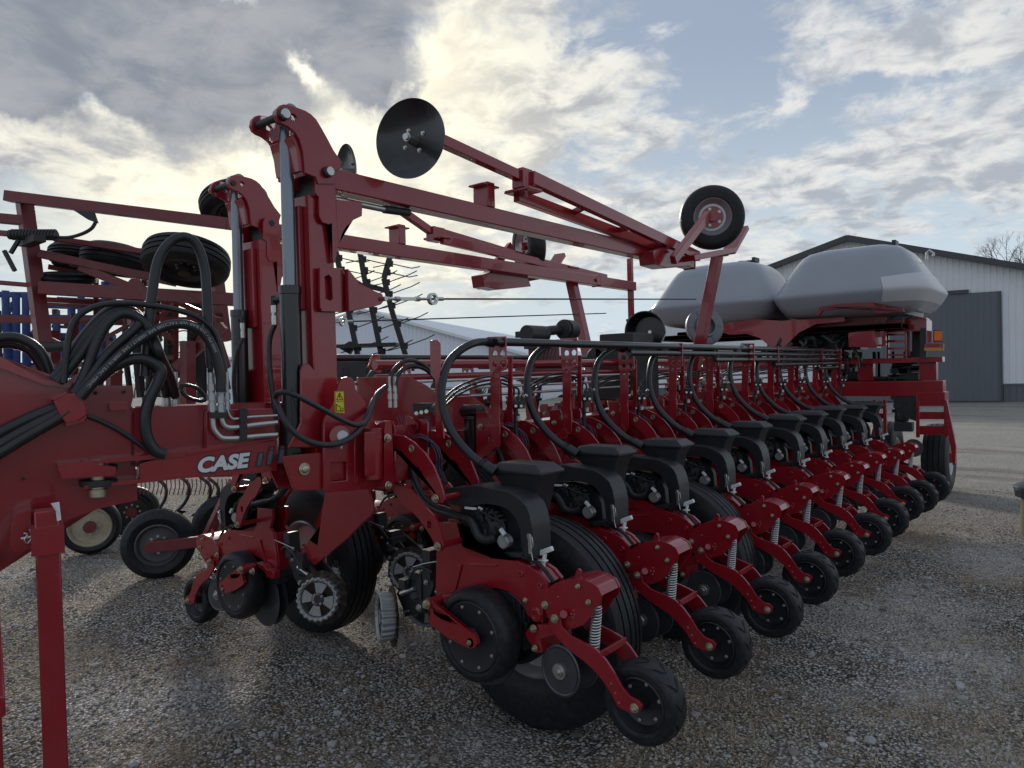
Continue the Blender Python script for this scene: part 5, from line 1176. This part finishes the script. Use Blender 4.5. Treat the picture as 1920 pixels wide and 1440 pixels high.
# ------------------------------------------------------------------ rear of the machine: tank deck, axle, lamps
def Q5(x, y, Y=10.9): return PY(1400 + x / 4, 600 + y / 4, Y)
def Q6(x, y, Y=10.4): return PY(1140 + x / 2.4615, 380 + y / 2.4615, Y)
def rectY(mb, f, x0, y0, x1, y1, Y, th): mb.plate([f(x0, y0, Y), f(x1, y0, Y), f(x1, y1, Y), f(x0, y1, Y)], YV * th)
zb0 = Q5(1100, 455).z; zb1 = Q5(1100, 575).z; xr = Q5(1475, 440).x
m = MB(); m.beam((2 * X_MID - xr, 11.0, (zb0 + zb1) / 2), (xr, 11.0, (zb0 + zb1) / 2), .25, (zb0 - zb1) * .95); pb(m, 'rear_frame_beam', RED, .01)
zu = Q5(1100, 305).z; m = MB(); m.beam((2 * X_MID - xr, 10.95, zu), (xr, 10.95, zu), .2, .07); pb(m, 'deck_rail', RED, .006)
for x in (Q5(900, 400, 11.0).x, Q5(1365, 400, 11.0).x, 2 * X_MID - Q5(1365, 400, 11).x): m = MB(); m.box((x, 11.0, (zu + zb0) / 2), (.20, .14, zu - zb0)); pb(m, 'deck_post', RED, .006)
m = MB(); rectY(m, Q5, 1275, 540, 1490, 645, 10.85, .3); pb(m, 'axle_box', RED, .008)
def ladder(x0, x1, y0, y1, rungs, Y=10.85):
    m = MB()
    for x in (x0, x1): m.beam(Q5(x, y0, Y), Q5(x + (6 if x == x1 else 0), y1, Y), .04, .06, up=YV)
    for (a, b) in rungs: rectY(m, Q5, x0, a, x1, b, Y + .01, .05)
    pb(m, 'axle_leg', RED, .004)
ladder(1285, 1492, 610, 880, ((690, 745), (795, 860)))
ladder(962, 1035, 600, 860, ((640, 665), (700, 740), (790, 830)))
m = MB(); m.plate([Q5(x, y, 10.8) for x, y in ((1482, 600), (1500, 600), (1545, 830), (1570, 950), (1565, 1080), (1545, 1090), (1530, 950), (1500, 820), (1485, 760))], YV * .06); pb(m, 'axle_strut', RED, .004)
wc = PZ(1757, 926, 0); RW = .50
w3o = Vector((wc.x, wc.y + .2, RW)); w3 = empty('rear_wheel', w3o - PO, planter); wheel(w3, w3o, -XV, RW, .34, .24, off=w3o, tyre='rear_tyre', ribs=4)
for x in (2 * X_MID - w3o.x, 2 * X_MID - w3o.x + .75, w3o.x - .75): c = copy_tree(w3, planter); c.location = Vector((x, w3o.y + .3, RW)) - PO
m = MB(); random.seed(4)
for i in range(14):
    x = random.uniform(1110, 1270); y = random.uniform(560, 760); p = Q5(x, y, 11.0 + random.uniform(-.1, .1)); m.box(p, (random.uniform(.04, .16), .1, random.uniform(.03, .12)))
m.plate([Q5(x, y, 10.9) for x, y in ((1090, 560), (1270, 545), (1275, 760), (1150, 720), (1110, 650))], YV * .02)
m.cyl(Q5(1250, 960, 10.9), Q5(1250, 960, 11.1), .12, 20); m.box(Q5(1180, 800, 10.95), (.22, .15, .12)); pb(m, 'axle_hydraulics', DARK, .003)
m = MB(); rectY(m, Q5, 1355, 82, 1390, 168, 10.7, .02); rectY(m, Q5, 1335, 178, 1478, 206, 10.7, .02); m.cur = 1; rectY(m, Q5, 1330, 208, 1478, 230, 10.7, .02); m.cur = 2; rectY(m, Q5, 1345, 60, 1300, 285, 10.75, .03); pb(m, 'lamp_bracket', [RED, mat('amber_reflector', (.50, .25, .02), .3), DARK])
m = MB(); rectY(m, Q5, 1405, 82, 1462, 156, 10.68, .05); m.cur = 1; rectY(m, Q5, 1400, 76, 1468, 162, 10.705, .05); pb(m, 'amber_lamp', [ORNG, DARK], .004)
m = MB(); m.plate([Q5(x, y, 10.6) for x, y in ((760, 110), (850, 75), (960, 95), (1040, 80), (1045, 190), (960, 205), (765, 205))], YV * .06); m.cur = 1; rectY(m, Q5, 962, 128, 1013, 184, 10.59, .01); pb(m, 'lamp_panel', [RED, WHT], .003)
m = MB(); 
for (y, h) in ((100, 18), (150, 18), (205, 18), (255, 14)): rectY(m, Q5, 1050, y, 1195, y + h, 10.9, .04)
for x in (1050, 1185): rectY(m, Q5, x, 80, x + 14, 300, 10.92, .04)
pb(m, 'deck_ladder', RED, .003)
m = MB(); rectY(m, Q5, 1240, 30, 1300, 290, 11.3, .1)
m.beam(Q5(640, 470, 11.3), Q5(1300, 440, 11.3), .3, .05)
for k in range(40):
    x = random.uniform(640, 1290); y = random.uniform(290, 460); p = Q5(x, y, 11.3); m.box(p, (random.uniform(.05, .3), .5, random.uniform(.02, .09)))
for k in range(18): x = random.uniform(650, 1290); p = Q5(x, 370, 11.3); m.box(p, (.03, .1, .5))
pb(m, 'deck_machinery', DARK, .002)
for (x0, x1, y0, y1) in ((1195, 1215, 20, 270), (640, 660, 330, 440), (740, 760, 330, 440), (800, 815, 210, 330), (1100, 1120, 440, 620)):
    m = MB(); rectY(m, Q5, x0, y0, x1, y1, 11.1, .08); pb(m, 'deck_upright', RED2, .002)
m = MB(); m.plate([Q6(x, y, 10.9) for x, y in ((1225, 600), (1440, 520), (1470, 540), (1470, 590), (1300, 600))], YV * .4); pb(m, 'deck_end_frame', RED, .004)
m = MB(); m.plate([Q6(x, y, 10.7) for x, y in ((1365, 492), (1455, 512), (1452, 530), (1362, 510))], YV * .03); pb(m, 'reflective_panel', WHT, .002)
for (xa, ya, xb, yb) in ((1250, 560, 1500, 470), (1290, 578, 1505, 490)): m = MB(); m.beam(Q6(xa, ya, 10.6), Q6(xb, yb, 11.6), .05, .04); pb(m, 'step_rail', DARK, .002)
m = MB(); g_ = [Q6(x, y, 11.6) for x, y in ((1472, 262), (1472, 230), (1482, 220), (1502, 234), (1502, 245))]; m.tube(g_, .018, 8, smooth=False); pb(m, 'grab_handle', STEEL)
# tanks
def tank(cx, nm):
    m = MB(); rings = []
    for (z, kx, ky) in ((2.50, .22, .25), (2.525, .55, .55), (2.56, .76, .74), (2.60, .86, .85), (2.68, .915, .91), (2.80, .985, .985), (2.84, 1.0, 1.0), (2.87, .99, .99), (2.95, .935, .93), (3.30, .73, .70), (3.40, .66, .62), (3.46, .58, .54), (3.50, .44, .40), (3.515, .15, .15)):
        r = []
        for i in range(64):
            a = 2 * math.pi * i / 64; e = .42
            c_, s_ = math.cos(a), math.sin(a); r.append(Vector((cx + 1.02 * kx * math.copysign(abs(c_) ** e, c_), 11.15 + 1.0 * ky * math.copysign(abs(s_) ** e, s_), z)))
        rings.append(r)
    loft(m, rings); m.off = PO; o = m.build('bulk_tank', TANK, planter, smooth=50)
    k = MB(PO)
    k.box((cx, 11.1, 3.53), (1.0, .10, .025)); k.box((cx + .48, 11.1, 3.54), (.05, .2, .07))
    for (dx, dy) in ((-.1, .1), (.25, .1)): k.cyl((cx + dx, 11.0 + dy, 3.47), (cx + dx, 11.0 + dy, 3.53), .14, 20); k.cyl((cx + dx, 11.0 + dy, 3.53), (cx + dx, 11.0 + dy, 3.55), .05, 12); k.box((cx + dx + .15, 11.0 + dy, 3.52), (.08, .04, .05))
    k.build('tank_lid', BLK, planter, .004)
    return o
tank(-2.66, 'a'); tank(-4.60, 'b')
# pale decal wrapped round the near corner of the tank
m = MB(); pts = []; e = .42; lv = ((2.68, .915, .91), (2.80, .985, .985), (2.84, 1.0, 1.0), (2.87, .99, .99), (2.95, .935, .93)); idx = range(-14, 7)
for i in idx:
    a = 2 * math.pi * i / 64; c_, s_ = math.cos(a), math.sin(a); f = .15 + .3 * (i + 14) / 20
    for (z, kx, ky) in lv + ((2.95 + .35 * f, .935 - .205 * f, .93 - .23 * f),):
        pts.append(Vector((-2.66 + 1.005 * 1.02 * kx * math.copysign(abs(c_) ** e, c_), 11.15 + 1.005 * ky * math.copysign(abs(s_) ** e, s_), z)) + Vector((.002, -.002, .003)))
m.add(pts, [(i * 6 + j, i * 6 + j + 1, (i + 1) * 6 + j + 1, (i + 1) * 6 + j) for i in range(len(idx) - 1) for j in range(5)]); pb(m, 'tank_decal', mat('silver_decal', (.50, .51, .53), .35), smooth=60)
# deck under the tanks
m = MB(); m.plate([Q6(x, y, 10.08) for x, y in ((960, 520), (975, 482), (1060, 466), (1220, 458), (1245, 490), (1360, 486), (1365, 505), (1240, 512), (1200, 478), (1070, 484), (990, 497), (975, 522))], YV * .06); pb(m, 'tank_cradle', RED2, .004)
m = MB(); m.plate([Q6(x, y, 10.4) for x, y in ((470, 580), (480, 538), (560, 530), (800, 545), (1090, 528), (1092, 548), (960, 560), (880, 600), (820, 660), (780, 690), (745, 662), (700, 625), (640, 605), (560, 610))], YV * .03)
m.plate([Q6(x, y, 10.5) for x, y in ((540, 575), (1090, 532), (1090, 548), (540, 600))], YV * .5)
pb(m, 'arched_side_plate', RED, .004)
m = MB(); m.box((-3.75, 11.3, 2.38), (3.5, 1.6, .08))
for k_ in (-4.6, -2.66): m.box((k_, 10.7, 2.44), (1.3, .08, .07)); m.box((k_, 11.6, 2.44), (1.3, .08, .07)); m.box((k_, 11.15, 2.47), (.9, 1.1, .12)); pb(m, 'tank_deck', RED2, .01)
m = MB(); m.plate([Q6(x, y, 10.45) for x, y in ((1110, 600), (1230, 590), (1240, 670), (1110, 665))], YV * .3); pb(m, 'meter_box', RED, .004)
for k in range(34):
    pass
m = MB()
for k in range(40):
    x0 = random.uniform(790, 1120); y0 = random.uniform(570, 690); x1 = x0 + random.uniform(-80, 60); y1 = y0 + random.uniform(20, 110); Y = 10.6 + random.uniform(-.2, .5)
    m.tube([Q6(x0, y0, Y), Q6((x0 + x1) / 2 + random.uniform(-30, 30), (y0 + y1) / 2 + random.uniform(-20, 20), Y - .08), Q6(x1, y1, Y - .03)], random.uniform(.015, .03), 7, sub=4)
m.box(Q6(960, 620, 11.1), (1.3, .4, .42)); pb(m, 'seed_hose_bundle', HOSE)
m = MB()
for k in range(24):
    x0 = random.uniform(850, 1040); y0 = random.uniform(700, 740); Y = 9.9 + random.uniform(-.1, .3)
    m.tube([Q6(x0, y0, Y), Q6(x0 - 60, y0 - random.uniform(0, 25), Y - .05), Q6(x0 - random.uniform(100, 180), y0 + random.uniform(20, 60), Y - .2)], random.uniform(.006, .012), 6, sub=4)
pb(m, 'line_bundle', mat('worn_line', (.10, .11, .12), .35))
# fans, engine and compressor between the wings
m = MB(); fc = PX(1214, 622, -3.5); fax = Vector((.25, -1, 0)).normalized(); m.lathe(fc, fax, [(-.1, .16), (.1, .195), (.12, .20), (.12, .19), (.08, .18), (-.08, .15), (-.08, .02), (-.1, .02)], 40, close=True); pb(m, 'fan_shroud', BLKP)
m = MB(); fc2 = PX(1322, 612, -3.45); fx_ = Vector((.9, -.8, .15)); m.lathe(fc2, fx_, [(-.09, .18), (-.06, .21), (.0, .22), (.012, .20), (.012, .13), (.05, .12), (.05, .10), (-.02, .10)], 40)
for k in range(6): a = k * 1.047; q_ = fx_.to_track_quat('Z', 'Y').to_matrix(); m.beam(fc2 + q_ @ Vector((.1 * math.cos(a), .1 * math.sin(a), .014)), fc2 + q_ @ Vector((.2 * math.cos(a), .2 * math.sin(a), .010)), .012, .012)
pb(m, 'fan_housing', mat('dull_sheet_metal', (.16, .17, .19), .45, metal=.4, vary=.2, scale=5))
m = MB(); p = PX(1175, 640, -3.5); m.box(p, (.36, .40, .14)); m.box(p + Vector((0, 0, -.3)), (.4, .5, .5)); m.cyl(p + Vector((-.2, -.25, -.15)), p + Vector((-.2, -.05, -.15)), .1, 16); pb(m, 'engine', BLK, .01)
m = MB(); p = C3(1110, 225, 1.4); q = PX(680 + 1110 / 3.4286, 560 + 228 / 3.4286, -3.55); m.cyl(q + YV * -.12, q + YV * .12, .07, 20); m.box(q - XV * .05, (.16, .2, .05)); q2 = PX(680 + 1290 / 3.4286, 560 + 200 / 3.4286, -3.5); m.tube([q, (q + q2) / 2 + ZV * .01, q2], .04, 12); m.cyl(q2 - YV * .03 + XV * .03, q2 + YV * .12, .085, 24); m.cyl(q2 - YV * .05 + XV * .03, q2 - YV * .03 + XV * .03, .075, 24)
pb(m, 'air_filter', DARK, .002)
m = MB(); q = PX(680 + 1170 / 3.4286, 560 + 470 / 3.4286, -3.55); m.cyl(q - YV * .25, q + YV * .35, .10, 24); m.box(q + ZV * .15, (.1, .3, .12)); m.box(PX(1070, 640, -3.55), (.18, .3, .02)); pb(m, 'compressor', RED2, .004)
m = MB()
for k in range(6): a = PX(1010 + 7 * k, 648, -3.5); m.tube([a, PX(1005 + 6 * k, 680, -3.5), PX(1000 + 7 * k, 720, -3.45)], .008, 6)
m.box(PX(1015, 648, -3.5), (.2, .2, .05)); pb(m, 'compressor_lines', HOSE)
# black canisters beside the hinge of the wing
for px in (887, 1152):
    c_ = PX(px, 800, -3.12); m = MB(); m.cyl(c_ + ZV * .10 - XV * .08, c_ + ZV * .10 + XV * .07, .042, 20); m.cyl(c_ + ZV * .07, c_ - ZV * .22, .058, 24); m.cyl(c_ + ZV * .045, c_ + ZV * .06, .063, 24); pb(m, 'oil_canister', BLKP, .004)
# ================================================================== implements parked behind
def F(px, py, D): return PD(px, py, D)
def tine_tube(mb, pts, r=.006, n=5): mb.tube(pts, r, n, smooth=False)
# ---- red field cultivator, wings folded overhead, left
cv = empty('field_cultivator', PZ(200, 1010, 0)); CVO = cv.location.copy()
tag(cv, 'red folded field cultivator with tyres hung on its raised wings, left of the planter masts', 'cultivator')
def cb_(mb, name, mt, bevel=.004, **k): mb.off = CVO; return mb.build(name, mt, cv, bevel, **k)
def fbeam(name, a, b, w, h, mt=RED2, up=(0, 0, 1), Da=7.0, Db=7.0):
    m = MB(); m.beam(F(*a, Da), F(*b, Db), w, h, up=up); return cb_(m, name, mt)
k7 = 7.0 / FPX
fbeam('wing_beam', (14, 368), (430, 420), .10, .10, Da=6.9, Db=6.6)
fbeam('wing_beam', (-420, 370), (48, 414), .10, .09)
fbeam('wing_beam', (-420, 402), (60, 442), .07, .05)
fbeam('wing_beam', (100, 447), (285, 474), .07, .05)
fbeam('wing_beam', (75, 476), (330, 530), .10, .075, Da=6.9, Db=7.2)
fbeam('wing_beam', (78, 540), (440, 562), .12, .12, Da=6.9, Db=7.0)
fbeam('wing_beam', (-420, 495), (60, 535), .08, .04)
fbeam('wing_beam', (-420, 590), (235, 603), .12, .08, Da=8, Db=8)
fbeam('fold_post', (-390, 365), (-360, 690), .13, .12, up=(0, 1, 0))
fbeam('fold_post', (-380, 690), (-380, 1010), .13, .12, up=(0, 1, 0), Da=7.8, Db=7.8)
fbeam('fold_post', (46, 378), (84, 660), .13, .12, up=(0, 1, 0)); 
fbeam('fold_post', (405, 520), (420, 640), .13, .12, up=(0, 1, 0), Da=8, Db=8)
fbeam('fold_post', (252, 560), (252, 610), .09, .1, up=(0, 1, 0))
fbeam('fold_brace', (330, 690), (420, 610), .09, .09, Da=7.5, Db=7.5)
fbeam('fold_brace', (110, 740), (246, 640), .09, .09, Da=7.8, Db=7.6)
fbeam('fold_brace', (270, 540), (410, 600), .05, .05, Da=7.5, Db=7.4)
fbeam('fold_brace', (150, 500), (260, 545), .05, .08)
fbeam('frame_upright', (214, 640), (214, 760), .12, .12, up=(0, 1, 0), Da=7.6, Db=7.6)
fbeam('frame_upright', (352, 640), (352, 760), .14, .1, up=(0, 1, 0), Da=7.4, Db=7.4)
fbeam('frame_upright', (100, 620), (104, 760), .10, .1, up=(0, 1, 0), Da=8, Db=8)
m = MB(); m.plate([F(x, y, 6.9) for x, y in ((228, 540), (245, 522), (258, 522), (275, 545))], Fw * .05); cb_(m, 'gusset', RED2)
m = MB(); m.plate([F(x, y, 6.9) for x, y in ((350, 550), (390, 545), (385, 572))], Fw * .05); cb_(m, 'gusset', RED2)
m = MB(); m.cyl(F(18, 440, 6.7), F(106, 442, 6.7), .045, 14)
for i in range(14): m.cyl(F(24 + 6 * i, 440, 6.7), F(26 + 6 * i, 440, 6.7), .052, 12)
m.box(F(60, 452, 6.7), (.4, .1, .06)); cb_(m, 'shank_spring', DARK, 0)
m = MB(); m.tube([F(105, 445, 6.7), F(130, 445, 6.7), F(155, 438, 6.7), (F(172, 428, 6.7)), F(180, 415, 6.7)], .016, 6); m.plate([F(x, y, 6.7) for x, y in ((136, 393), (175, 398), (182, 418), (165, 412))], Fw * .03); cb_(m, 'shank', DARK, 0)
m = MB(); m.beam(F(8, 470, 6.7), F(28, 508, 6.7), .03, .03); m.beam(F(35, 450, 6.7), F(20, 475, 6.7), .03, .03); cb_(m, 'latch_rod', DARK, 0)
def cwheel(px, py, D, ax, R, w, rin, rim=None, deep=True):
    c = F(px, py, D); o = empty('wheel', c - CVO, cv); wheel(o, c, Vector(ax), R, w, rin, rimmat=rim or DARK, off=c, tyre='tyre', rim='rim', ribs=4, hub=DARK, n=48); return o
upt = (Up * .95 - Fw * .28 + Rt * .05)
cwheel(350, 490, 6.8, Up * .93 + Fw * .32, .39, .25, .20)
cwheel(218, 487, 7.4, Up + Fw * .12 + Rt * .10, .33, .24, .17)
cwheel(140, 480, 7.6, Up + Fw * .15, .25, .20, .15)
cwheel(128, 524, 7.2, (Up * 1 + Fw * -.22 + Rt * .06), .26, .12, .17)
cwheel(440, 384, 6.9, Up * .90 + Fw * .30 - Rt * .30, .32, .22, .16)
def gwheel(px, pyb, R, w, rin, ax, rim, hub=RED2):
    g_ = PZ(px, pyb, 0); c = g_ + ZV * R; o = empty('ground_wheel', c - CVO, cv); wheel(o, c, Vector(ax), R, w, rin, rimmat=rim, off=c, tyre='tyre', rim='rim', ribs=4, hub=hub, n=56); return c
fr = -Vector((Fw.x, Fw.y, 0)).normalized(); sdw = Vector((Rt.x, Rt.y, 0))
GREYRIM = mat('dusty_grey_rim', (.10, .10, .105), .5, metal=.3, vary=.3, scale=10, dust=.3)
c1_ = gwheel(300, 1083, .335, .24, .19, -(fr + sdw * .35), GREYRIM)
c2_ = gwheel(172, 1037, .31, .24, .21, -(fr + sdw * .45), BEIGE)
c3_ = gwheel(250, 1005, .31, .22, .2, -(fr + sdw * .45), DARK)
c4_ = gwheel(455, 1035, .33, .22, .2, -(fr + sdw * .35), GREYRIM)
c5_ = gwheel(430, 1052, .36, .24, .2, -(fr + sdw * .35), GREYRIM)
m = MB(); a = c1_ + fr * .16; D1 = (a - CAM).dot(Fw); m.beam(a, F(418, 1010, D1), .06, .10); m.cyl(c1_ + fr * .05, a + fr * .03, .05, 16); m.beam(F(385, 1015, D1), F(440, 900, D1 + .2), .08, .09); cb_(m, 'wheel_arm', RED2)
m = MB(); rnd = random.Random(8)
for px, py in ((345, 908), (385, 910), (400, 912), (302, 912)):
    m.tube([F(px - 10, py - 16, 7.6), F(px + 8, py, 7.6), F(px + 8, py + 22, 7.6), F(px - 4, py + 42, 7.6), F(px - 16, py + 52, 7.6)], .017, 6); m.plate([F(px - 26, py + 56, 7.58), F(px - 14, py + 48, 7.6), F(px + 4, py + 50, 7.7), F(px - 8, py + 56, 7.65)], ZV * -.012)
cb_(m, 'shanks', DARK, 0)
m = MB(); m.beam(F(60, 890, 7.8), F(560, 882, 7.8), .10, .10); m.beam(F(200, 850, 8.4), F(520, 846, 8.4), .10, .10)
for i in range(26): px = 248 + i * 8; m.tube([F(px, 898, 7.5), F(px + 1, 912, 7.5), F(px - 3, 928, 7.5)], .006, 4, smooth=False)
cb_(m, 'lower_frame', RED2, 0)
for i, px in enumerate((238, 262, 296, 310, 322, 360, 372, 384, 400)):
    m = MB(); m.tube([F(px, 560, 8.2), F(px + rnd.uniform(-6, 6), 650, 8.2), F(px + rnd.uniform(-8, 8), 745, 8.2)], .035 + .02 * (i % 2), 6); cb_(m, 'folded_shank_gang', DARK, 0)
m = MB(); m.box(F(300, 700, 8.3), (.9, .1, .12)); cb_(m, 'gang_bar', DARK, 0)
m = MB(); m.cyl(F(70, 652, 6.9), F(150, 648, 6.9), .05, 12); cb_(m, 'cylinder', DARK, 0)
for (a_, b_2, w_) in (((90, 500), (200, 520), .05), ((100, 462), (330, 500), .04), ((120, 610), (260, 590), .04), ((180, 520), (180, 640), .05), ((270, 520), (300, 640), .05), ((330, 560), (330, 700), .05), ((60, 690), (330, 670), .05), ((150, 660), (330, 560), .04), ((390, 600), (340, 720), .05), ((90, 570), (420, 590), .035), ((200, 560), (330, 640), .06), ((140, 590), (140, 700), .07), ((300, 600), (420, 600), .06), ((60, 560), (230, 570), .05), ((240, 470), (300, 500), .08), ((270, 620), (340, 560), .05), ((385, 560), (425, 690), .07), ((60, 620), (230, 700), .05)):
    fbeam('link_bar', a_, b_2, w_, w_, Da=7.6, Db=7.9)
m = MB()
for i in range(9):
    y = 560 + i * 20; m.tube([F(312, y + 8, 8.0), F(345, y, 8.0), F(366, y + 9, 8.0), F(350, y + 14, 8.0)], .007, 4)
cb_(m, 'harrow_tine', DARK, 0)
# ---- blue tillage tool further off at the left edge
bt = empty('blue_tillage_tool', PZ(20, 830, 0)); BTO = bt.location.copy(); tag(bt, 'blue painted tillage implement partly hidden behind the red cultivator at far left', 'tillage tool')
rnd = random.Random(12)
def blb(mb, nm, mt=BLUE): mb.off = BTO; mb.build(nm, mt, bt, .006)
for (y, x0, x1, h) in ((572, 60, 215, .16), (628, 60, 215, .18), (660, 70, 210, .12), (700, 40, 215, .2), (548, -520, 60, .16), (590, -520, 205, .12), (640, -480, 205, .14), (560, 110, 210, .10), (680, -500, 120, .14), (612, 100, 200, .09), (740, -520, 200, .14)):
    m = MB(); m.beam(F(x0, y, 11), F(x1, y + 5, 11), .10, h * .5); blb(m, 'frame_bar')
for (x, y0, y1) in ((10, 545, 700), (30, 555, 690), (48, 550, 720), (104, 590, 700), (196, 528, 640), (210, 520, 600), (-20, 540, 800), (120, 640, 780), (72, 560, 700), (88, 590, 660), (134, 575, 690), (152, 540, 640), (168, 600, 700), (183, 560, 700), (-90, 540, 800), (-180, 530, 820), (-260, 545, 800), (-340, 530, 820), (-420, 550, 800), (-500, 540, 830)):
    m = MB(); m.beam(F(x, y0, 10.8), F(x + 2 + (x * 7) % 9 - 4, y1, 10.8), .05 + .05 * ((x * 3) % 4) / 4, .09, up=(0, 1, 0)); blb(m, 'upright')
m = MB(); m.beam(F(-40, 640, 11.0), F(215, 640, 11.0), .1, .1); m.beam(F(-40, 600, 11.0), F(215, 600, 11.0), .06, .06)
for i in range(9): px = -35 + i * 28; m.beam(F(px, 575 + (i * 37) % 30, 10.98), F(px + 3, 660 + (i * 53) % 60, 10.98), .07, .12)
blb(m, 'folded_gangs', DARK)
for i in range(14):
    px = rnd.uniform(-400, 210) if i % 2 else rnd.uniform(-20, 210); py = rnd.uniform(560, 700); m = MB(); m.beam(F(px, py, 11.2), F(px + rnd.uniform(-40, 40), py + rnd.uniform(20, 60), 11.3), .05, .06); blb(m, 'cross_bar')
m = MB(); m.beam(F(160, 640, 9.8), F(60, 720, 9.6), .07, .08); blb(m, 'brace')
# ---- black sprung harrow standing folded up behind the masts
hr = empty('folded_harrow', PZ(700, 905, 0)); HRO = hr.location.copy(); tag(hr, 'black spike tooth harrow section standing folded between the mast and the white shed', 'harrow')
def hb_(mb, nm, mt=DARK): mb.off = HRO; mb.build(nm, mt, hr, 0)
DH = 8.6
for pts in (((628, 462), (640, 520), (655, 590), (676, 690)), ((674, 466), (683, 520), (700, 590), (722, 700)), ((732, 478), (720, 522), (734, 580), (768, 690))):
    m = MB(); q = [F(x, y, DH) for x, y in pts]
    for a, b in zip(q[:-1], q[1:]): m.beam(a, b, .06, .05, up=Fw)
    hb_(m, 'harrow_bar')
    m = MB()
    for j in range(9):
        t = j / 8; seg = min(int(t * 3), 2); f = t * 3 - seg; a = q[seg].lerp(q[seg + 1], f) + Rt * .04
        m.cyl(a - Up * .035, a + Up * .035, .022, 8)
        up_ = -.25 if t < .35 else .40
        m.tube([a, a + Rt * .24 + Up * .24 * up_ * .9, a + Rt * .34 + Up * (.24 * up_ * .9 + (.02 if up_ < 0 else .05))], .0065, 5, smooth=False)
        if j % 2: m.tube([a, a - Rt * .2 - Up * .06 - Fw * .1], .006, 4, smooth=False)
    hb_(m, 'harrow_teeth')
m = MB(); m.beam(F(636, 650, DH), F(745, 646, DH), .3, .04); m.plate([F(x, y, DH) for x, y in ((634, 652), (655, 640), (668, 640), (655, 664))], Fw * .1); m.box(F(680, 695, DH + .1), (.6, .4, .25)); hb_(m, 'harrow_frame')
for xa, xb in ((648, 648), (745, 760)): m = MB(); m.beam(F(xa, 690, DH), F(xb, 900, DH), .08, .08, up=Fw); hb_(m, 'harrow_leg')
m = MB(); m.beam(F(690, 536, DH), F(724, 545, DH), .05, .06); hb_(m, 'harrow_link')
# ---- corner post at the right edge of the yard: pale yellow post with a grey cap
pp = PZ(1954, 1005, 0); po = empty('marker_bollard', pp); tag(po, 'short olive post with dark grey cap standing at the right edge of the yard', 'bollard')
dd = (pp - CAM).dot(Fw); sc_ = dd / FPX
m = MB(pp); m.cyl(pp - ZV * .05, F(1954, 935, dd), 36 * sc_, 24, 33 * sc_); m.build('post', mat('faded_yellow', (.11, .11, .06), .5, vary=.2), po, .004)
m = MB(pp); t_ = F(1954, 932, dd); m.lathe(t_, ZV, [(0, 42 * sc_), (16 * sc_, 45 * sc_), (20 * sc_, 44 * sc_), (28 * sc_, 30 * sc_), (31 * sc_, 8 * sc_)], 32); m.box(t_ - Rt * 44 * sc_ + ZV * 8 * sc_, (10 * sc_, 10 * sc_, 12 * sc_)); m.build('cap', mat('grey_cap', (.07, .08, .09), .4), po, .002)
# ================================================================== bare trees beyond the buildings
def tree_at(px, D, h, seed, label, group=None, lv=6):
    p = wp(px, D); o = bare_tree(p.x, p.y, h, seed, levels=lv); tag(o, label, 'tree', group); return o
tree_at(1940, 75, 20, 11, 'bare winter tree rising behind the right end of the barn roof', lv=7)
proto_t = None
rnd = random.Random(21)
protos = []
for i in range(34):
    px = (100 + i * 24 if i < 16 else -900 + (i - 16) * 52) + rnd.uniform(-8, 8); D = rnd.uniform(70, 100); h = rnd.uniform(5.5, 7.5)
    p = wp(px, D)
    if i < 4:
        o = bare_tree(p.x, p.y, h, 40 + i, levels=5); protos.append((o, h))
    else:
        s_, hs = protos[i % 4]; o = copy_tree(s_); o.location = (p.x, p.y, 0); o.rotation_euler.z = rnd.uniform(0, 6.28); o.scale = (h / hs,) * 3
    tag(o, 'small bare tree in the far row beyond the yard, behind the implements', 'tree', 'bare trees along the far side of the yard')
